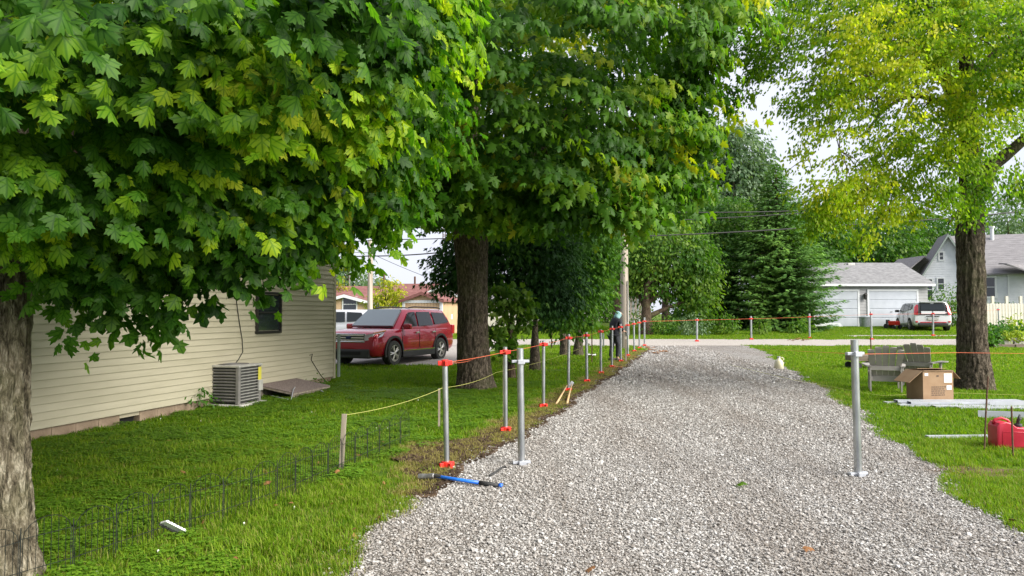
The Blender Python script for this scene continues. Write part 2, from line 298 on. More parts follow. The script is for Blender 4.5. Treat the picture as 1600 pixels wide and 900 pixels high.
# ---------------------------------------------------------------- mesh helpers
def link(o, parent=None):
    COL.objects.link(o)
    if parent: o.parent = parent
    return o
class MB:
    def __init__(s): s.v = []; s.f = []
    def add(s, vs, fs):
        k = len(s.v); s.v += [tuple(v) for v in vs]; s.f += [tuple(i + k for i in f) for f in fs]; return s
    def box(s, c, d, m=None):
        vs = [Vector((x * d[0] / 2, y * d[1] / 2, z * d[2] / 2)) for x in (-1, 1) for y in (-1, 1) for z in (-1, 1)]
        if m: vs = [m @ v for v in vs]
        vs = [v + Vector(c) for v in vs]
        return s.add(vs, [(0, 1, 3, 2), (4, 6, 7, 5), (0, 4, 5, 1), (2, 3, 7, 6), (0, 2, 6, 4), (1, 5, 7, 3)])
    def bbox(s, c, d, b, m=None):                      # box with chamfered edges
        bm = bmesh.new(); bmesh.ops.create_cube(bm, size=1)
        for v in bm.verts: v.co = Vector((v.co.x * d[0], v.co.y * d[1], v.co.z * d[2]))
        bmesh.ops.bevel(bm, geom=list(bm.edges), offset=b, segments=2, affect='EDGES', profile=.6)
        vs = [((m @ v.co) if m else v.co) + Vector(c) for v in bm.verts]; bm.verts.index_update()
        fs = [tuple(v.index for v in f.verts) for f in bm.faces]; bm.free()
        return s.add(vs, fs)
    def tube(s, pts, rad, seg=8, cap=True, flat=1.0):
        pts = [Vector(p) for p in pts]; n = len(pts)
        if not hasattr(rad, '__len__'): rad = [rad] * n
        vs = []; prev = None
        for i, p in enumerate(pts):
            t = (pts[min(i + 1, n - 1)] - pts[max(i - 1, 0)]).normalized()
            if prev is None: a = t.orthogonal().normalized()
            else: a = (prev - t * prev.dot(t)).normalized()
            prev = a; b = t.cross(a)
            for k in range(seg):
                q = 2 * math.pi * k / seg
                vs.append(p + a * math.cos(q) * rad[i] + b * math.sin(q) * rad[i] * flat)
        fs = [(i * seg + k, i * seg + (k + 1) % seg, (i + 1) * seg + (k + 1) % seg, (i + 1) * seg + k) for i in range(n - 1) for k in range(seg)]
        if cap: fs += [tuple(range(seg))[::-1], tuple((n - 1) * seg + k for k in range(seg))]
        return s.add(vs, fs)
    def lathe(s, prof, c=(0, 0, 0), seg=20, m=None, caps=True):   # profile of (radius, z)
        vs = []
        for r, z in prof:
            for k in range(seg):
                q = 2 * math.pi * k / seg; v = Vector((r * math.cos(q), r * math.sin(q), z))
                vs.append(((m @ v) if m else v) + Vector(c))
        n = len(prof)
        fs = [(i * seg + k, i * seg + (k + 1) % seg, (i + 1) * seg + (k + 1) % seg, (i + 1) * seg + k) for i in range(n - 1) for k in range(seg)]
        if caps: fs += [tuple(range(seg))[::-1], tuple((n - 1) * seg + k for k in range(seg))]
        return s.add(vs, fs)
    def prism(s, poly, vec):                           # closed outline pushed along vec
        n = len(poly); poly = [Vector(p) for p in poly]; vec = Vector(vec)
        return s.add(poly + [p + vec for p in poly], [tuple(range(n))[::-1], tuple(range(n, 2 * n))] + [(i, (i + 1) % n, n + (i + 1) % n, n + i) for i in range(n)])
    def loft(s, rings, closed=True, caps=True):
        n = len(rings[0]); vs = [v for r in rings for v in r]
        fs = [(i * n + k, i * n + (k + 1) % n, (i + 1) * n + (k + 1) % n, (i + 1) * n + k) for i in range(len(rings) - 1) for k in range(n if closed else n - 1)]
        if caps: fs += [tuple(range(n))[::-1], tuple((len(rings) - 1) * n + k for k in range(n))]
        return s.add(vs, fs)
    def mesh(s, name, m, smooth=False):
        me = bpy.data.meshes.new(name); me.from_pydata(s.v, [], s.f)
        bm = bmesh.new(); bm.from_mesh(me); bmesh.ops.recalc_face_normals(bm, faces=bm.faces); bm.to_mesh(me); bm.free()
        me.materials.append(m)
        if smooth: me.polygons.foreach_set('use_smooth', [True] * len(me.polygons))
        return me
    def build(s, name, m, parent=None, smooth=False, loc=None):
        o = bpy.data.objects.new(name, s.mesh(name, m, smooth)); link(o, parent)
        if loc is not None: o.location = loc
        return o
def smooth_by_angle(o, ang=35):
    me = o.data; me.polygons.foreach_set('use_smooth', [True] * len(me.polygons))
    bm = bmesh.new(); bm.from_mesh(me)
    for e in bm.edges:
        if len(e.link_faces) == 2 and e.calc_face_angle(0) > R(ang): e.smooth = False
    bm.to_mesh(me); bm.free(); return o
def tag(o, label=None, cat=None, group=None, kind=None):
    if label: o['label'] = label
    if cat: o['category'] = cat
    if group: o['group'] = group
    if kind: o['kind'] = kind
    return o
def thing(name, label, cat, loc=(0, 0, 0), rz=0, group=None):
    o = bpy.data.objects.new(name, None); link(o); o.location = loc; o.rotation_euler = (0, 0, rz)
    o.empty_display_size = .2
    return tag(o, label, cat, group)
def copy_tree(o, parent=None):
    c = o.copy(); COL.objects.link(c); c.parent = parent
    for ch in o.children: copy_tree(ch, c)
    return c
def np_mesh(name, V, T, m, attrs=None, smooth=False):
    me = bpy.data.meshes.new(name); V = np.asarray(V, np.float32); T = np.asarray(T, np.int32); k = T.shape[1]
    me.vertices.add(len(V)); me.vertices.foreach_set('co', V.ravel())
    me.loops.add(T.size); me.loops.foreach_set('vertex_index', T.ravel())
    me.polygons.add(len(T)); me.polygons.foreach_set('loop_start', np.arange(0, T.size, k, dtype=np.int32))
    me.polygons.foreach_set('loop_total', np.full(len(T), k, np.int32))
    me.update(calc_edges=True)
    for an, (ty, dat) in (attrs or {}).items():
        a = me.attributes.new(an, ty, 'POINT'); a.data.foreach_set('value' if ty == 'FLOAT' else 'vector', np.asarray(dat, np.float32).ravel())
    me.materials.append(m)
    if smooth: me.polygons.foreach_set('use_smooth', np.ones(len(T), bool))
    return me

# ---------------------------------------------------------------- leaves
def fan(half, cy=.38, fold=.42, droop=.30):
    o = [(x, y) for x, y in half] + [(-x, y) for x, y in half[-2:0:-1]]
    pts = [(0, cy)] + o
    V = np.array([(x, y, -fold * abs(x) - droop * y * y) for x, y in pts])
    n = len(o); T = np.array([(0, 1 + i, 1 + (i + 1) % n) for i in range(n)])
    V[:, 1] -= 0; return V, T
MAPLE_HI = fan([(0, 0), (.18, -.08), (.40, -.05), (.44, .06), (.32, .14), (.54, .22), (.56, .36), (.72, .54), (.50, .55), (.44, .66), (.24, .54), (.30, .72), (.33, .86), (.16, .84), (0, 1.10)])
MAPLE_LO = fan([(0, 0), (.42, -.05), (.34, .16), (.68, .52), (.30, .55), (.32, .84), (0, 1.10)])
MAPLE_MID = fan([(0, 0), (.44, -.05), (.27, .17), (.70, .56), (.22, .50), (.28, .82), (0, 1.15)])
OVAL = fan([(0, 0), (.34, .35), (.25, .78), (0, 1.0)], .45, .2, .1)
TRI = (np.array([(0, 0, 0), (.3, .45, -.06), (0, 1, -.12), (-.3, .45, -.06)]), np.array([(0, 1, 2), (0, 2, 3)]))
SPRAY = (np.array([(0, 0, 0), (.16, .5, -.03), (.02, 1, -.1), (-.16, .5, -.03), (.38, .72, -.05), (-.38, .66, -.05)]), np.array([(0, 1, 2), (0, 2, 3), (0, 4, 1), (0, 3, 5)]))
def frames(N_, T_):
    T_ = T_ / np.linalg.norm(T_, axis=1, keepdims=True)
    N_ = N_ - (N_ * T_).sum(1, keepdims=True) * T_; N_ /= np.linalg.norm(N_, axis=1, keepdims=True) + 1e-9
    return np.cross(T_, N_), T_, N_
def leaf_mesh(name, tpl, pos, Nn, Tt, size, tint, m):
    X, Y_, Z = frames(Nn, Tt); V, Tr = tpl; n = len(pos); k = len(V)
    cz = rng.uniform(.1, 1.9, n)[:, None, None]; cx = rng.uniform(.75, 1.1, n)[:, None, None]
    W = (X[:, None] * V[None, :, 0:1] * cx + Y_[:, None] * V[None, :, 1:2] + Z[:, None] * V[None, :, 2:3] * cz) * size[:, None, None] + pos[:, None]
    T = (Tr[None] + (np.arange(n) * k)[:, None, None]).reshape(-1, 3)
    at = {'tint': ('FLOAT', np.repeat(tint, k)), 'blade': ('FLOAT_VECTOR', np.tile(V, (n, 1)))}
    return np_mesh(name, W.reshape(-1, 3), T, m, at)
def nz(p, s, seed=0):                                # smooth 0..1 field for clumps, cheap sum of sines
    p = np.asarray(p) * s; r = np.random.default_rng(seed); o = 0
    for _ in range(5):
        k = r.normal(size=3); o = o + np.sin(p @ k + r.uniform(0, 6.3))
    return np.clip(.5 + o / 5.5, 0, 1)
def ellip(n, c, rad, bias=5.0, zmin=None):
    d = rng.normal(size=(n, 3)); d /= np.linalg.norm(d, axis=1, keepdims=True)
    r = rng.uniform(0, 1, n) ** (1 / bias)
    return np.array(c) + d * r[:, None] * np.array(rad), d, r
def rnd(n, s=1): return rng.normal(size=(n, 3)) * s

def trunk_mesh(name, pts, rad, m, parent, seg=40, ridge=.05, flare=0, sub=1, freq=7):
    """tapered stem through pts with ridged bark relief; flare spreads the foot into roots."""
    P_ = [Vector(p) for p in pts]; out_p, out_r = [], []
    for i in range(len(P_) - 1):
        for k in range(sub):
            t = k / sub; p0 = P_[max(i - 1, 0)]; p1 = P_[i]; p2 = P_[i + 1]; p3 = P_[min(i + 2, len(P_) - 1)]
            q = .5 * ((2 * p1) + (p2 - p0) * t + (2 * p0 - 5 * p1 + 4 * p2 - p3) * t * t + (3 * p1 - p0 - 3 * p2 + p3) * t ** 3)
            out_p.append(q); out_r.append(rad[i] + (rad[i + 1] - rad[i]) * t)
    out_p.append(P_[-1]); out_r.append(rad[-1])
    mb = MB(); mb.tube(out_p, out_r, seg)
    z0 = P_[0].z
    for i in range(len(out_p) * seg):
        ring = i // seg; c = out_p[ring]; r = out_r[ring]; v = Vector(mb.v[i]); d = v - c
        if d.length < 1e-6: continue
        a = math.atan2(d.y, d.x) ; h = c.z - z0
        cx = Vector((math.cos(a) * freq * .45 * r / .3, math.sin(a) * freq * .45 * r / .3, h * 1.3))
        cx2 = Vector((math.cos(a) * freq * 1.6 * r / .3, math.sin(a) * freq * 1.6 * r / .3, h * 2.2))
        k = (1 - abs(noise.noise(cx)) * 2.6) * ridge * .7 + (1 - abs(noise.noise(cx2)) * 3.2) * ridge * .8
        fl = flare * math.exp(-h / .22) * (1 + .75 * math.sin(a * 5 + 1.3) * .6 + .3 * math.sin(a * 3))
        mb.v[i] = tuple(c + d * (1 + (k * .3 / max(r, .08)) + fl))
    return mb.build(name, m, parent, smooth=True)

def add_leaves(root, tpl, pos, Nn, Tt, size, tint, m, near=0, tpl_near=None, far_name='crown'):
    """leaves of one tree: the `near` largest in view as leaf objects, the rest as one crown mesh."""
    x, y, f = proj(pos); inv = (x > -20) & (x < 1620) & (y > -20) & (y < 920) & (f > .3)
    idx = np.arange(len(pos))
    o = np.array(root.location); 
    if near:
        key = np.where(inv, f, 1e9); sel = np.argsort(key)[:near]; rest = np.setdiff1d(idx, sel)
        X, Y_, Z = frames(Nn[sel], Tt[sel]); meshes = {}
        for j, i in enumerate(sel):
            q = round(float(tint[i]) * 7) / 7
            if q not in meshes:
                V, Tr = tpl_near or tpl
                meshes[q] = np_mesh('leaf', V, Tr, m, {'tint': ('FLOAT', np.full(len(V), q)), 'blade': ('FLOAT_VECTOR', V)})
            ob = bpy.data.objects.new('leaf', meshes[q]); COL.objects.link(ob); ob.parent = root
            mt = Matrix(((X[j][0], Y_[j][0], Z[j][0], 0), (X[j][1], Y_[j][1], Z[j][1], 0), (X[j][2], Y_[j][2], Z[j][2], 0), (0, 0, 0, 1))) * 1
            mt = Matrix.Translation(Vector(pos[i] - o)) @ mt @ Matrix.Diagonal((size[i] * random.uniform(.78, 1.1), size[i], size[i] * random.uniform(.1, 1.9), 1))
            ob.matrix_local = mt
    else: rest = idx
    if tpl_near is not None:                         # finer outline for the closer ones among the rest
        fr = f[rest]; cut = inv[rest] & (fr < np.quantile(fr[inv[rest]], .11)) if inv[rest].any() else inv[rest]
        a, b = rest[cut], rest[~cut]
        me = leaf_mesh('crown', tpl_near, pos[a] - o, Nn[a], Tt[a], size[a], tint[a], m)
        c1 = bpy.data.objects.new('outer_foliage', me); link(c1, root); c1['kind'] = 'stuff'
        rest = b
    me = leaf_mesh('crown', tpl, pos[rest] - o, Nn[rest], Tt[rest], size[rest], tint[rest], m)
    c = bpy.data.objects.new(far_name, me); link(c, root); c['kind'] = 'stuff'
    return c

def cull(pos, keep, top=-120):                                 # thin the part of a crown the picture never sees
    x, y, f = proj(pos); inv = (x > -120) & (x < 1720) & (y > top) & (f > .3)
    return inv | (rng.uniform(size=len(pos)) < keep)

# ================================================================ SETTING
drive_left = [G(*q) for q in [(545, 900), (590, 830), (640, 785), (690, 745), (760, 706), (845, 660), (905, 615), (960, 583), (992, 560), (1010, 546)]]
drive_right = [G(*q) for q in [(1700, 900), (1590, 830), (1515, 785), (1450, 728), (1395, 690), (1335, 640), (1280, 603), (1235, 577), (1212, 560), (1195, 548)]]
def edge(pts, y): return float(np.interp(y, [p.y for p in pts], [p.x for p in pts]))
def xl(y): return edge(drive_left, y) + .05 * math.sin(y * 2.1) + .04 * math.sin(y * 5.3 + 1)
def xr(y): return edge(drive_right, y) + .10 * math.sin(y * 1.7) + .05 * math.sin(y * 4.1 + 2)
Y_ROAD0, Y_ROAD1 = 30.6, 34.6
def strip(name, lo, hi, y0, y1, dz, m, step=.25, kind='structure', nx=1):
    ys = list(np.arange(y0, y1 + 1e-6, step)); mb = MB(); rows = []
    for y in ys:
        a, b = lo(y), hi(y); rows.append([(a + (b - a) * i / nx, y, gz(y) + dz) for i in range(nx + 1)])
    mb.loft(rows, closed=False, caps=False)
    return tag(mb.build(name, m), kind=kind)
g = MB(); ys = [-30, -10, 0] + list(range(2, 62)) + [80, 120, 200, 390, 1500]
g.loft([[(x, y, gz(y)) for x in (-900, -300, -80, -20, 20, 80, 300, 900)] for y in ys], closed=False, caps=False)
tag(g.build('ground', M['lawn']), kind='structure')
strip('driveway', lambda y: xl(max(y, 4.6)), lambda y: xr(max(y, 4.6)) + max(0, 4.6 - y) * .1, -6, Y_ROAD0, .012, M['gravel'])
strip('lane', lambda y: -60 + 0 * y, lambda y: 60, Y_ROAD0, Y_ROAD1, .016, M['lane'], nx=6)
def plx(y): return -6.6 + .1 * math.sin(y)
strip('parking_pad', lambda y: -7.5 + .25 * (y - 21) + .1 * math.sin(y * 3), lambda y: -1.9 + .18 * (y - 21) + .1 * math.sin(y * 2), 22, Y_ROAD0, .012, M['lane'])
strip('side_track', lambda y: 17.5, lambda y: 60, 36.4, 37.4, .012, M['lane'], nx=4)
def dl(y): return xl(y) - (.34 + .2 * math.sin(y * 1.3) ** 2 + .12 * math.sin(y * 7)) * (1 if y > 7.6 else max(.05, (y - 6.4) / 1.2)) - (.55 * math.exp(-((y - 9.0) / .9) ** 2))
strip('dirt_strip', dl, lambda y: xl(y) + .12 + .08 * math.sin(y * 6), 6.5, 28, .022, M['dirt'])
dp = G(1530, 738); mb = MB(); ring = [(dp.x + .5 * math.cos(a) * (1 + .3 * math.sin(3 * a)), dp.y + .2 * math.sin(a) * (1 + .4 * math.sin(4 * a + 1)), .014) for a in np.linspace(0, 6.28, 24, endpoint=False)]
mb.add(ring, [tuple(range(24))]); tag(mb.build('dirt_patch', M['dirt']), kind='structure')

# ---- scatter with geometry nodes (grass, clover, stones: nobody could count them)
def scatter(name, protos, pos, rz, scl, m=None, tilt=None, label=None):
    coll = bpy.data.collections.new(name + '_source')
    for p_ in protos: coll.objects.link(p_)
    n = len(pos); me = bpy.data.meshes.new(name); me.vertices.add(n); me.vertices.foreach_set('co', np.asarray(pos, np.float32).ravel())
    rot = np.zeros((n, 3), np.float32); rot[:, 2] = rz
    if tilt is not None: rot[:, :2] = tilt
    a = me.attributes.new('turn', 'FLOAT_VECTOR', 'POINT'); a.data.foreach_set('vector', rot.ravel())
    a = me.attributes.new('grow', 'FLOAT', 'POINT'); a.data.foreach_set('value', np.asarray(scl, np.float32))
    o = bpy.data.objects.new(name, me); link(o); tag(o, kind='stuff', label=label)
    ng = bpy.data.node_groups.new(name, 'GeometryNodeTree')
    ng.interface.new_socket('Geometry', in_out='INPUT', socket_type='NodeSocketGeometry'); ng.interface.new_socket('Geometry', in_out='OUTPUT', socket_type='NodeSocketGeometry')
    N = ng.nodes.new; L = ng.links.new; gi, go = N('NodeGroupInput'), N('NodeGroupOutput')
    ip = N('GeometryNodeInstanceOnPoints'); ci = N('GeometryNodeCollectionInfo'); ci.inputs[0].default_value = coll
    ci.inputs['Separate Children'].default_value = True; ci.inputs['Reset Children'].default_value = True
    ip.inputs['Pick Instance'].default_value = True
    at = N('GeometryNodeInputNamedAttribute'); at.data_type = 'FLOAT_VECTOR'; at.inputs['Name'].default_value = 'turn'
    a2 = N('GeometryNodeInputNamedAttribute'); a2.data_type = 'FLOAT'; a2.inputs['Name'].default_value = 'grow'
    L(gi.outputs[0], ip.inputs['Points']); L(ci.outputs[0], ip.inputs['Instance'])
    L(at.outputs[0], ip.inputs['Rotation']); L(a2.outputs[0], ip.inputs['Scale']); L(ip.outputs[0], go.inputs[0])
    md = o.modifiers.new('scatter', 'NODES'); md.node_group = ng
    return o
def grass_clump(n, h, spread, wid, lo=0, hi=.85, dry=.05):
    V, T, tn = [], [], []
    for i in range(n):
        a = random.uniform(0, 6.28); r = spread * math.sqrt(random.random()); x, y = r * math.cos(a), r * math.sin(a)
        b = random.uniform(0, 6.28); hh = h * random.uniform(.5, 1.15); lean = random.uniform(.15, .9) * hh; dx, dy = math.cos(b), math.sin(b); w_ = wid * random.uniform(.7, 1.3)
        k = len(V); px, py = -dy * w_ / 2, dx * w_ / 2
        V += [(x - px, y - py, -.01), (x + px, y + py, -.01), (x + dx * lean * .35 + px * .8, y + dy * lean * .35 + py * .8, hh * .6), (x + dx * lean * .35 - px * .8, y + dy * lean * .35 - py * .8, hh * .6), (x + dx * lean, y + dy * lean, hh * random.uniform(.75, 1))]
        T += [(k, k + 1, k + 2), (k, k + 2, k + 3), (k + 3, k + 2, k + 4)]
        t = random.uniform(lo, hi) if random.random() > dry else 1.0
        tn += [t] * 5
    return bpy.data.objects.new('grass_tuft', np_mesh('grass_tuft', V, T, M['grass'], {'tint': ('FLOAT', tn)}))
def clover_clump(n, spread):
    P0 = []; Nn = []; Tt = []
    for i in range(n):
        a = random.uniform(0, 6.28); r = spread * math.sqrt(random.random()); c = np.array((r * math.cos(a), r * math.sin(a), random.uniform(.025, .055))); b0 = random.uniform(0, 6.28)
        for k in range(3):
            b = b0 + k * 2.094; P0.append(c); Tt.append((math.cos(b), math.sin(b), -.1)); Nn.append((random.uniform(-.3, .3), random.uniform(-.3, .3), 1))
    P0, Nn, Tt = map(np.array, (P0, Nn, Tt)); me = leaf_mesh('clover_tuft', (np.array([(0, 0, 0), (.45, .6, 0), (.3, 1, 0), (-.3, 1, 0), (-.45, .6, 0)]), np.array([(0, 1, 2), (0, 2, 3), (0, 3, 4)])), P0, Nn, Tt, np.full(len(P0), .019), rng.uniform(0, 1, len(P0)), M['clover'])
    return bpy.data.objects.new('clover_tuft', me)
HA, HB = G(62, 690), G(521, 597)                       # house wall foot, near and far
HW = Vector((HB.x - HA.x, HB.y - HA.y, 0)).normalized(); HN = Vector((HW.y, -HW.x, 0))
def lawn_points(dens, y0, y1, margin=.0):
    """random points on the lawn inside the view wedge, density per square metre"""
    out_ = []; area = 0
    n = int(dens * (y1 - y0) * (y1 + y0) / 2 * 1.66); y = np.sqrt(rng.uniform(y0 ** 2, y1 ** 2, n)); x = rng.uniform(-.83, .83, n) * y
    XL = np.array([xl(v) for v in y]); XR = np.array([xr(v) for v in y]); ok = (x < XL - .0 - margin) | (x > XR + margin) | (y > Y_ROAD1)
    j = rng.uniform(size=n)
    DL = np.array([dl(v) if 6.5 < v < 28 else 99 for v in y]); ind = (x > DL) & (x < XL + .2); ok &= ~(ind & (j > .06))
    near_dirt = (x > DL - .35) & (x <= DL); ok &= ~(near_dirt & (j > .55))
    wx = HA.x + (y - HA.y) * HW.x / HW.y; ok &= ~((x < wx + .05) & (y < HB.y + .1))
    wob = .9 * nz(np.stack([x, y * .3, y * 0], 1), 1.1, 61) - .25; ok &= ~((y > Y_ROAD0 - .05 + wob * .6) & (y < Y_ROAD1 + .05 - wob))
    ok &= ~((y > 22) & (y < 31) & (x > -7.4 + .25 * (y - 21)) & (x < -2.0 + .18 * (y - 21)))
    ok &= ~((y > 36.4) & (y < 37.4) & (x > 17.5))
    ok &= ~((((x - dp.x) / .6) ** 2 + ((y - dp.y) / .28) ** 2 < 1) & (j > .35))
    x, y = x[ok], y[ok]; return np.stack([x, y, np.interp(y, _KY, _KZ)], 1)
near_p = [grass_clump(26, .055, .055, .0045), grass_clump(26, .07, .06, .005, .2, 1), grass_clump(22, .045, .05, .005, 0, .6), grass_clump(24, .06, .06, .0045, .3, .95, .14)]
p1 = lawn_points(330, 3.2, 9.5); p1 = p1[rng.permutation(len(p1))]
s1 = rng.uniform(.7, 1.25, len(p1)) * (.8 + .5 * nz(p1, 1.3, 3)); scatter('grass', near_p, p1, rng.uniform(0, 6.3, len(p1)), s1)
mid_p = [grass_clump(34, .06, .12, .009), grass_clump(34, .07, .12, .009, .2, .95), grass_clump(30, .05, .12, .009, 0, .7)]
p2 = lawn_points(85, 9.5, 20); scatter('grass', mid_p, p2, rng.uniform(0, 6.3, len(p2)), rng.uniform(.8, 1.3, len(p2)))
far_p = [grass_clump(36, .07, .25, .02), grass_clump(36, .08, .25, .02, .2, .95), grass_clump(36, .06, .25, .02, 0, .7)]
p3 = lawn_points(18, 20, 44); scatter('grass', far_p, p3, rng.uniform(0, 6.3, len(p3)), rng.uniform(.8, 1.3, len(p3)))
cp = [clover_clump(26, .09), clover_clump(30, .11)]
p4 = lawn_points(75, 4, 17); f4 = nz(p4, 1.1, 5) + rng.uniform(-.25, .25, len(p4)); p4 = p4[(p4[:, 0] < np.array([xl(v) for v in p4[:, 1]]) - .8) & (f4 > .45)]
scatter('clover', cp, p4, rng.uniform(0, 6.3, len(p4)), rng.uniform(.8, 1.5, len(p4)))
p5 = lawn_points(4, 4, 14); p5 = p5[p5[:, 0] < -1.6]
fl = MB(); fl.lathe([(.001, .05), (.011, .055), (.013, .064), (.008, .074), (.001, .077)], seg=6); fl.tube([(0, 0, 0), (0, 0, .052)], .0015, 4)
scatter('clover_flowers', [bpy.data.objects.new('clover_flower', fl.mesh('clover_flower', M['flower']))], p5[:18], rng.uniform(0, 6.3, len(p5[:18])), rng.uniform(.5, .8, len(p5[:18])))
# thinner, drier grass along both edges of the drive
yy_ = rng.uniform(4.2, 20, 2600); sd_ = rng.uniform(size=2600) < .5
xx_ = np.where(sd_, np.array([xl(v) for v in yy_]) - np.abs(rng.normal(size=2600)) * .28 + .05, np.array([xr(v) for v in yy_]) + np.abs(rng.normal(size=2600)) * .35 - .06)
pe_ = np.stack([xx_, yy_, np.interp(yy_, _KY, _KZ)], 1); pe_ = pe_[nz(pe_, 2.2, 71) > .42]
scatter('dry_grass', [grass_clump(24, .05, .07, .005, .6, 1, .5), grass_clump(20, .04, .08, .005, .85, 1, .8)], pe_, rng.uniform(0, 6.3, len(pe_)), rng.uniform(.6, 1.2, len(pe_)))
pw_ = p1[(nz(p1, .9, 15) > .6) & (rng.uniform(size=len(p1)) < .22)]
scatter('dry_grass', [grass_clump(20, .04, .08, .005, .9, 1, .9)], pw_, rng.uniform(0, 6.3, len(pw_)), rng.uniform(.5, 1.0, len(pw_)))
bl_ = rng.permutation(len(p1))[:70]; lm_ = np_mesh('leaf_scrap', MAPLE_LO[0] * np.array((1, 1, 1.4)) * .05 + np.array((0, 0, .03)), MAPLE_LO[1], M['dry_leaf'])
scatter('fallen_leaves', [bpy.data.objects.new('leaf_scrap', lm_)], p1[bl_] + np.array((0, 0, .03)), rng.uniform(0, 6.3, 70), rng.uniform(.5, 1.2, 70), tilt=rng.uniform(-.7, .7, (70, 2)))
# stones
def stone(seed):
    bm = bmesh.new(); bmesh.ops.create_icosphere(bm, subdivisions=1, radius=.5); r_ = random.Random(seed)
    sx, sy, sz = r_.uniform(.8, 1.3), r_.uniform(.6, .95), r_.uniform(.4, .7)
    for v in bm.verts: v.co = Vector((v.co.x * sx, v.co.y * sy, v.co.z * sz)) * r_.uniform(.78, 1.2)
    me = bpy.data.meshes.new('stone'); bm.to_mesh(me); bm.free(); me.materials.append(M['stone']); return bpy.data.objects.new('stone', me)
stones = [stone(i) for i in range(7)]
def drive_pts(dens, y0, y1, over=.12):
    n = int(dens * (y1 - y0) * 9); y = rng.uniform(y0, y1, n); x = rng.uniform(-3, 8, n)
    XL = np.array([xl(v) for v in y]); XR = np.array([xr(v) for v in y]); e = rng.normal(size=n) * .1
    ok = (x > XL - over * .3 + e) & (x < XR + over * .3 + e) & (np.abs(x) < .78 * y)
    return x[ok], y[ok]
x, y = drive_pts(4600, 3.6, 9); z = np.interp(y, _KY, _KZ) + rng.uniform(.008, .022, len(x)); n = len(x)
scatter('gravel', stones, np.stack([x, y, z], 1), rng.uniform(0, 6.3, n), rng.gamma(3.2, .0042, n).clip(.005, .05), tilt=rng.uniform(-.6, .6, (n, 2)))
x, y = drive_pts(1600, 9, 17); z = np.interp(y, _KY, _KZ) + rng.uniform(.01, .022, len(x)); n = len(x)
scatter('gravel', stones, np.stack([x, y, z], 1), rng.uniform(0, 6.3, n), rng.gamma(5, .0042, n).clip(.010, .045), tilt=rng.uniform(-.6, .6, (n, 2)))
x, y = drive_pts(260, 17, 30.5); z = np.interp(y, _KY, _KZ) + rng.uniform(.012, .024, len(x)); n = len(x)
scatter('gravel', stones, np.stack([x, y, z], 1), rng.uniform(0, 6.3, n), rng.gamma(6, .0068, n).clip(.02, .08), tilt=rng.uniform(-.5, .5, (n, 2)))
# clods and dead grass on the dirt
y = rng.uniform(6.6, 28, 9000); x = np.array([dl(v) for v in y]) + rng.uniform(0, 1, 9000) * np.array([xl(v) + .15 - dl(v) for v in y])
clod = stone(50); clod.data.materials.clear(); clod.data.materials.append(M['dirt']); clod2 = stone(51); clod2.data.materials.clear(); clod2.data.materials.append(M['dirt'])
scatter('dirt_clods', [clod, clod2], np.stack([x, y, np.interp(y, _KY, _KZ) + .024], 1), rng.uniform(0, 6.3, 9000), rng.gamma(3, .011, 9000).clip(.01, .09))
dry = grass_clump(22, .03, .07, .005, .95, 1, 1)
sel = rng.permutation(9000)[:2600]; scatter('dead_grass', [dry], np.stack([x[sel] - .15, y[sel], np.interp(y[sel], _KY, _KZ) + .02], 1), rng.uniform(0, 6.3, 2600), rng.uniform(.7, 1.4, 2600))
# ================================================================ TREES
def hang(pos, c, n, down=.75, rr=.45, up=.6):
    """leaf tips hang down and outward from crown centre c, faces turned out and up"""
    o = pos - np.array(c); o[:, 2] *= .6; o /= np.linalg.norm(o, axis=1, keepdims=True) + 1e-6
    T = o * .6 + np.array((0, 0, -down)) + rnd(n, rr); N_ = o * .65 + np.array((0, 0, up)) + rnd(n, .38)
    return N_, T
def sprays(centers, per, spread, c, size, tintf):
    """clusters of leaves round twig ends: flattish layers that droop at the rim"""
    k = len(centers); n = k * per
    ax = centers - np.array(c); ax[:, 2] *= .45; ax /= np.linalg.norm(ax, axis=1, keepdims=True) + 1e-6; ax += rnd(k, .3); ax[:, 2] -= .12
    ax /= np.linalg.norm(ax, axis=1, keepdims=True)
    side = np.cross(ax, (0, 0, 1)); side /= np.linalg.norm(side, axis=1, keepdims=True) + 1e-6
    t = rng.uniform(-1, 1, (k, per, 1)); s_ = rng.normal(size=(k, per, 1)) * .55
    p = centers[:, None] + ax[:, None] * t * spread + side[:, None] * s_ * spread * .8 + rng.normal(size=(k, per, 3)) * .035
    p[..., 2] -= (s_[..., 0] ** 2) * spread * .35 + np.clip(t[..., 0], 0, 1) ** 2 * spread * .3
    p = p.reshape(-1, 3)
    T = (ax[:, None] * .55 + side[:, None] * s_ * .8).reshape(-1, 3) + np.array((0, 0, -.75)) + rnd(n, .28)
    N_ = (ax[:, None] * .7 + side[:, None] * s_ * .5).reshape(-1, 3) + np.array((0, 0, .18)) + rnd(n, .34)
    sz = size * rng.uniform(.65, 1.15, n); cl_ = np.repeat(rng.normal(size=k) * .16, per)
    tint = np.clip(tintf(p) + cl_ + rng.normal(size=n) * .08, 0, 1)
    return p, N_, T, sz, tint
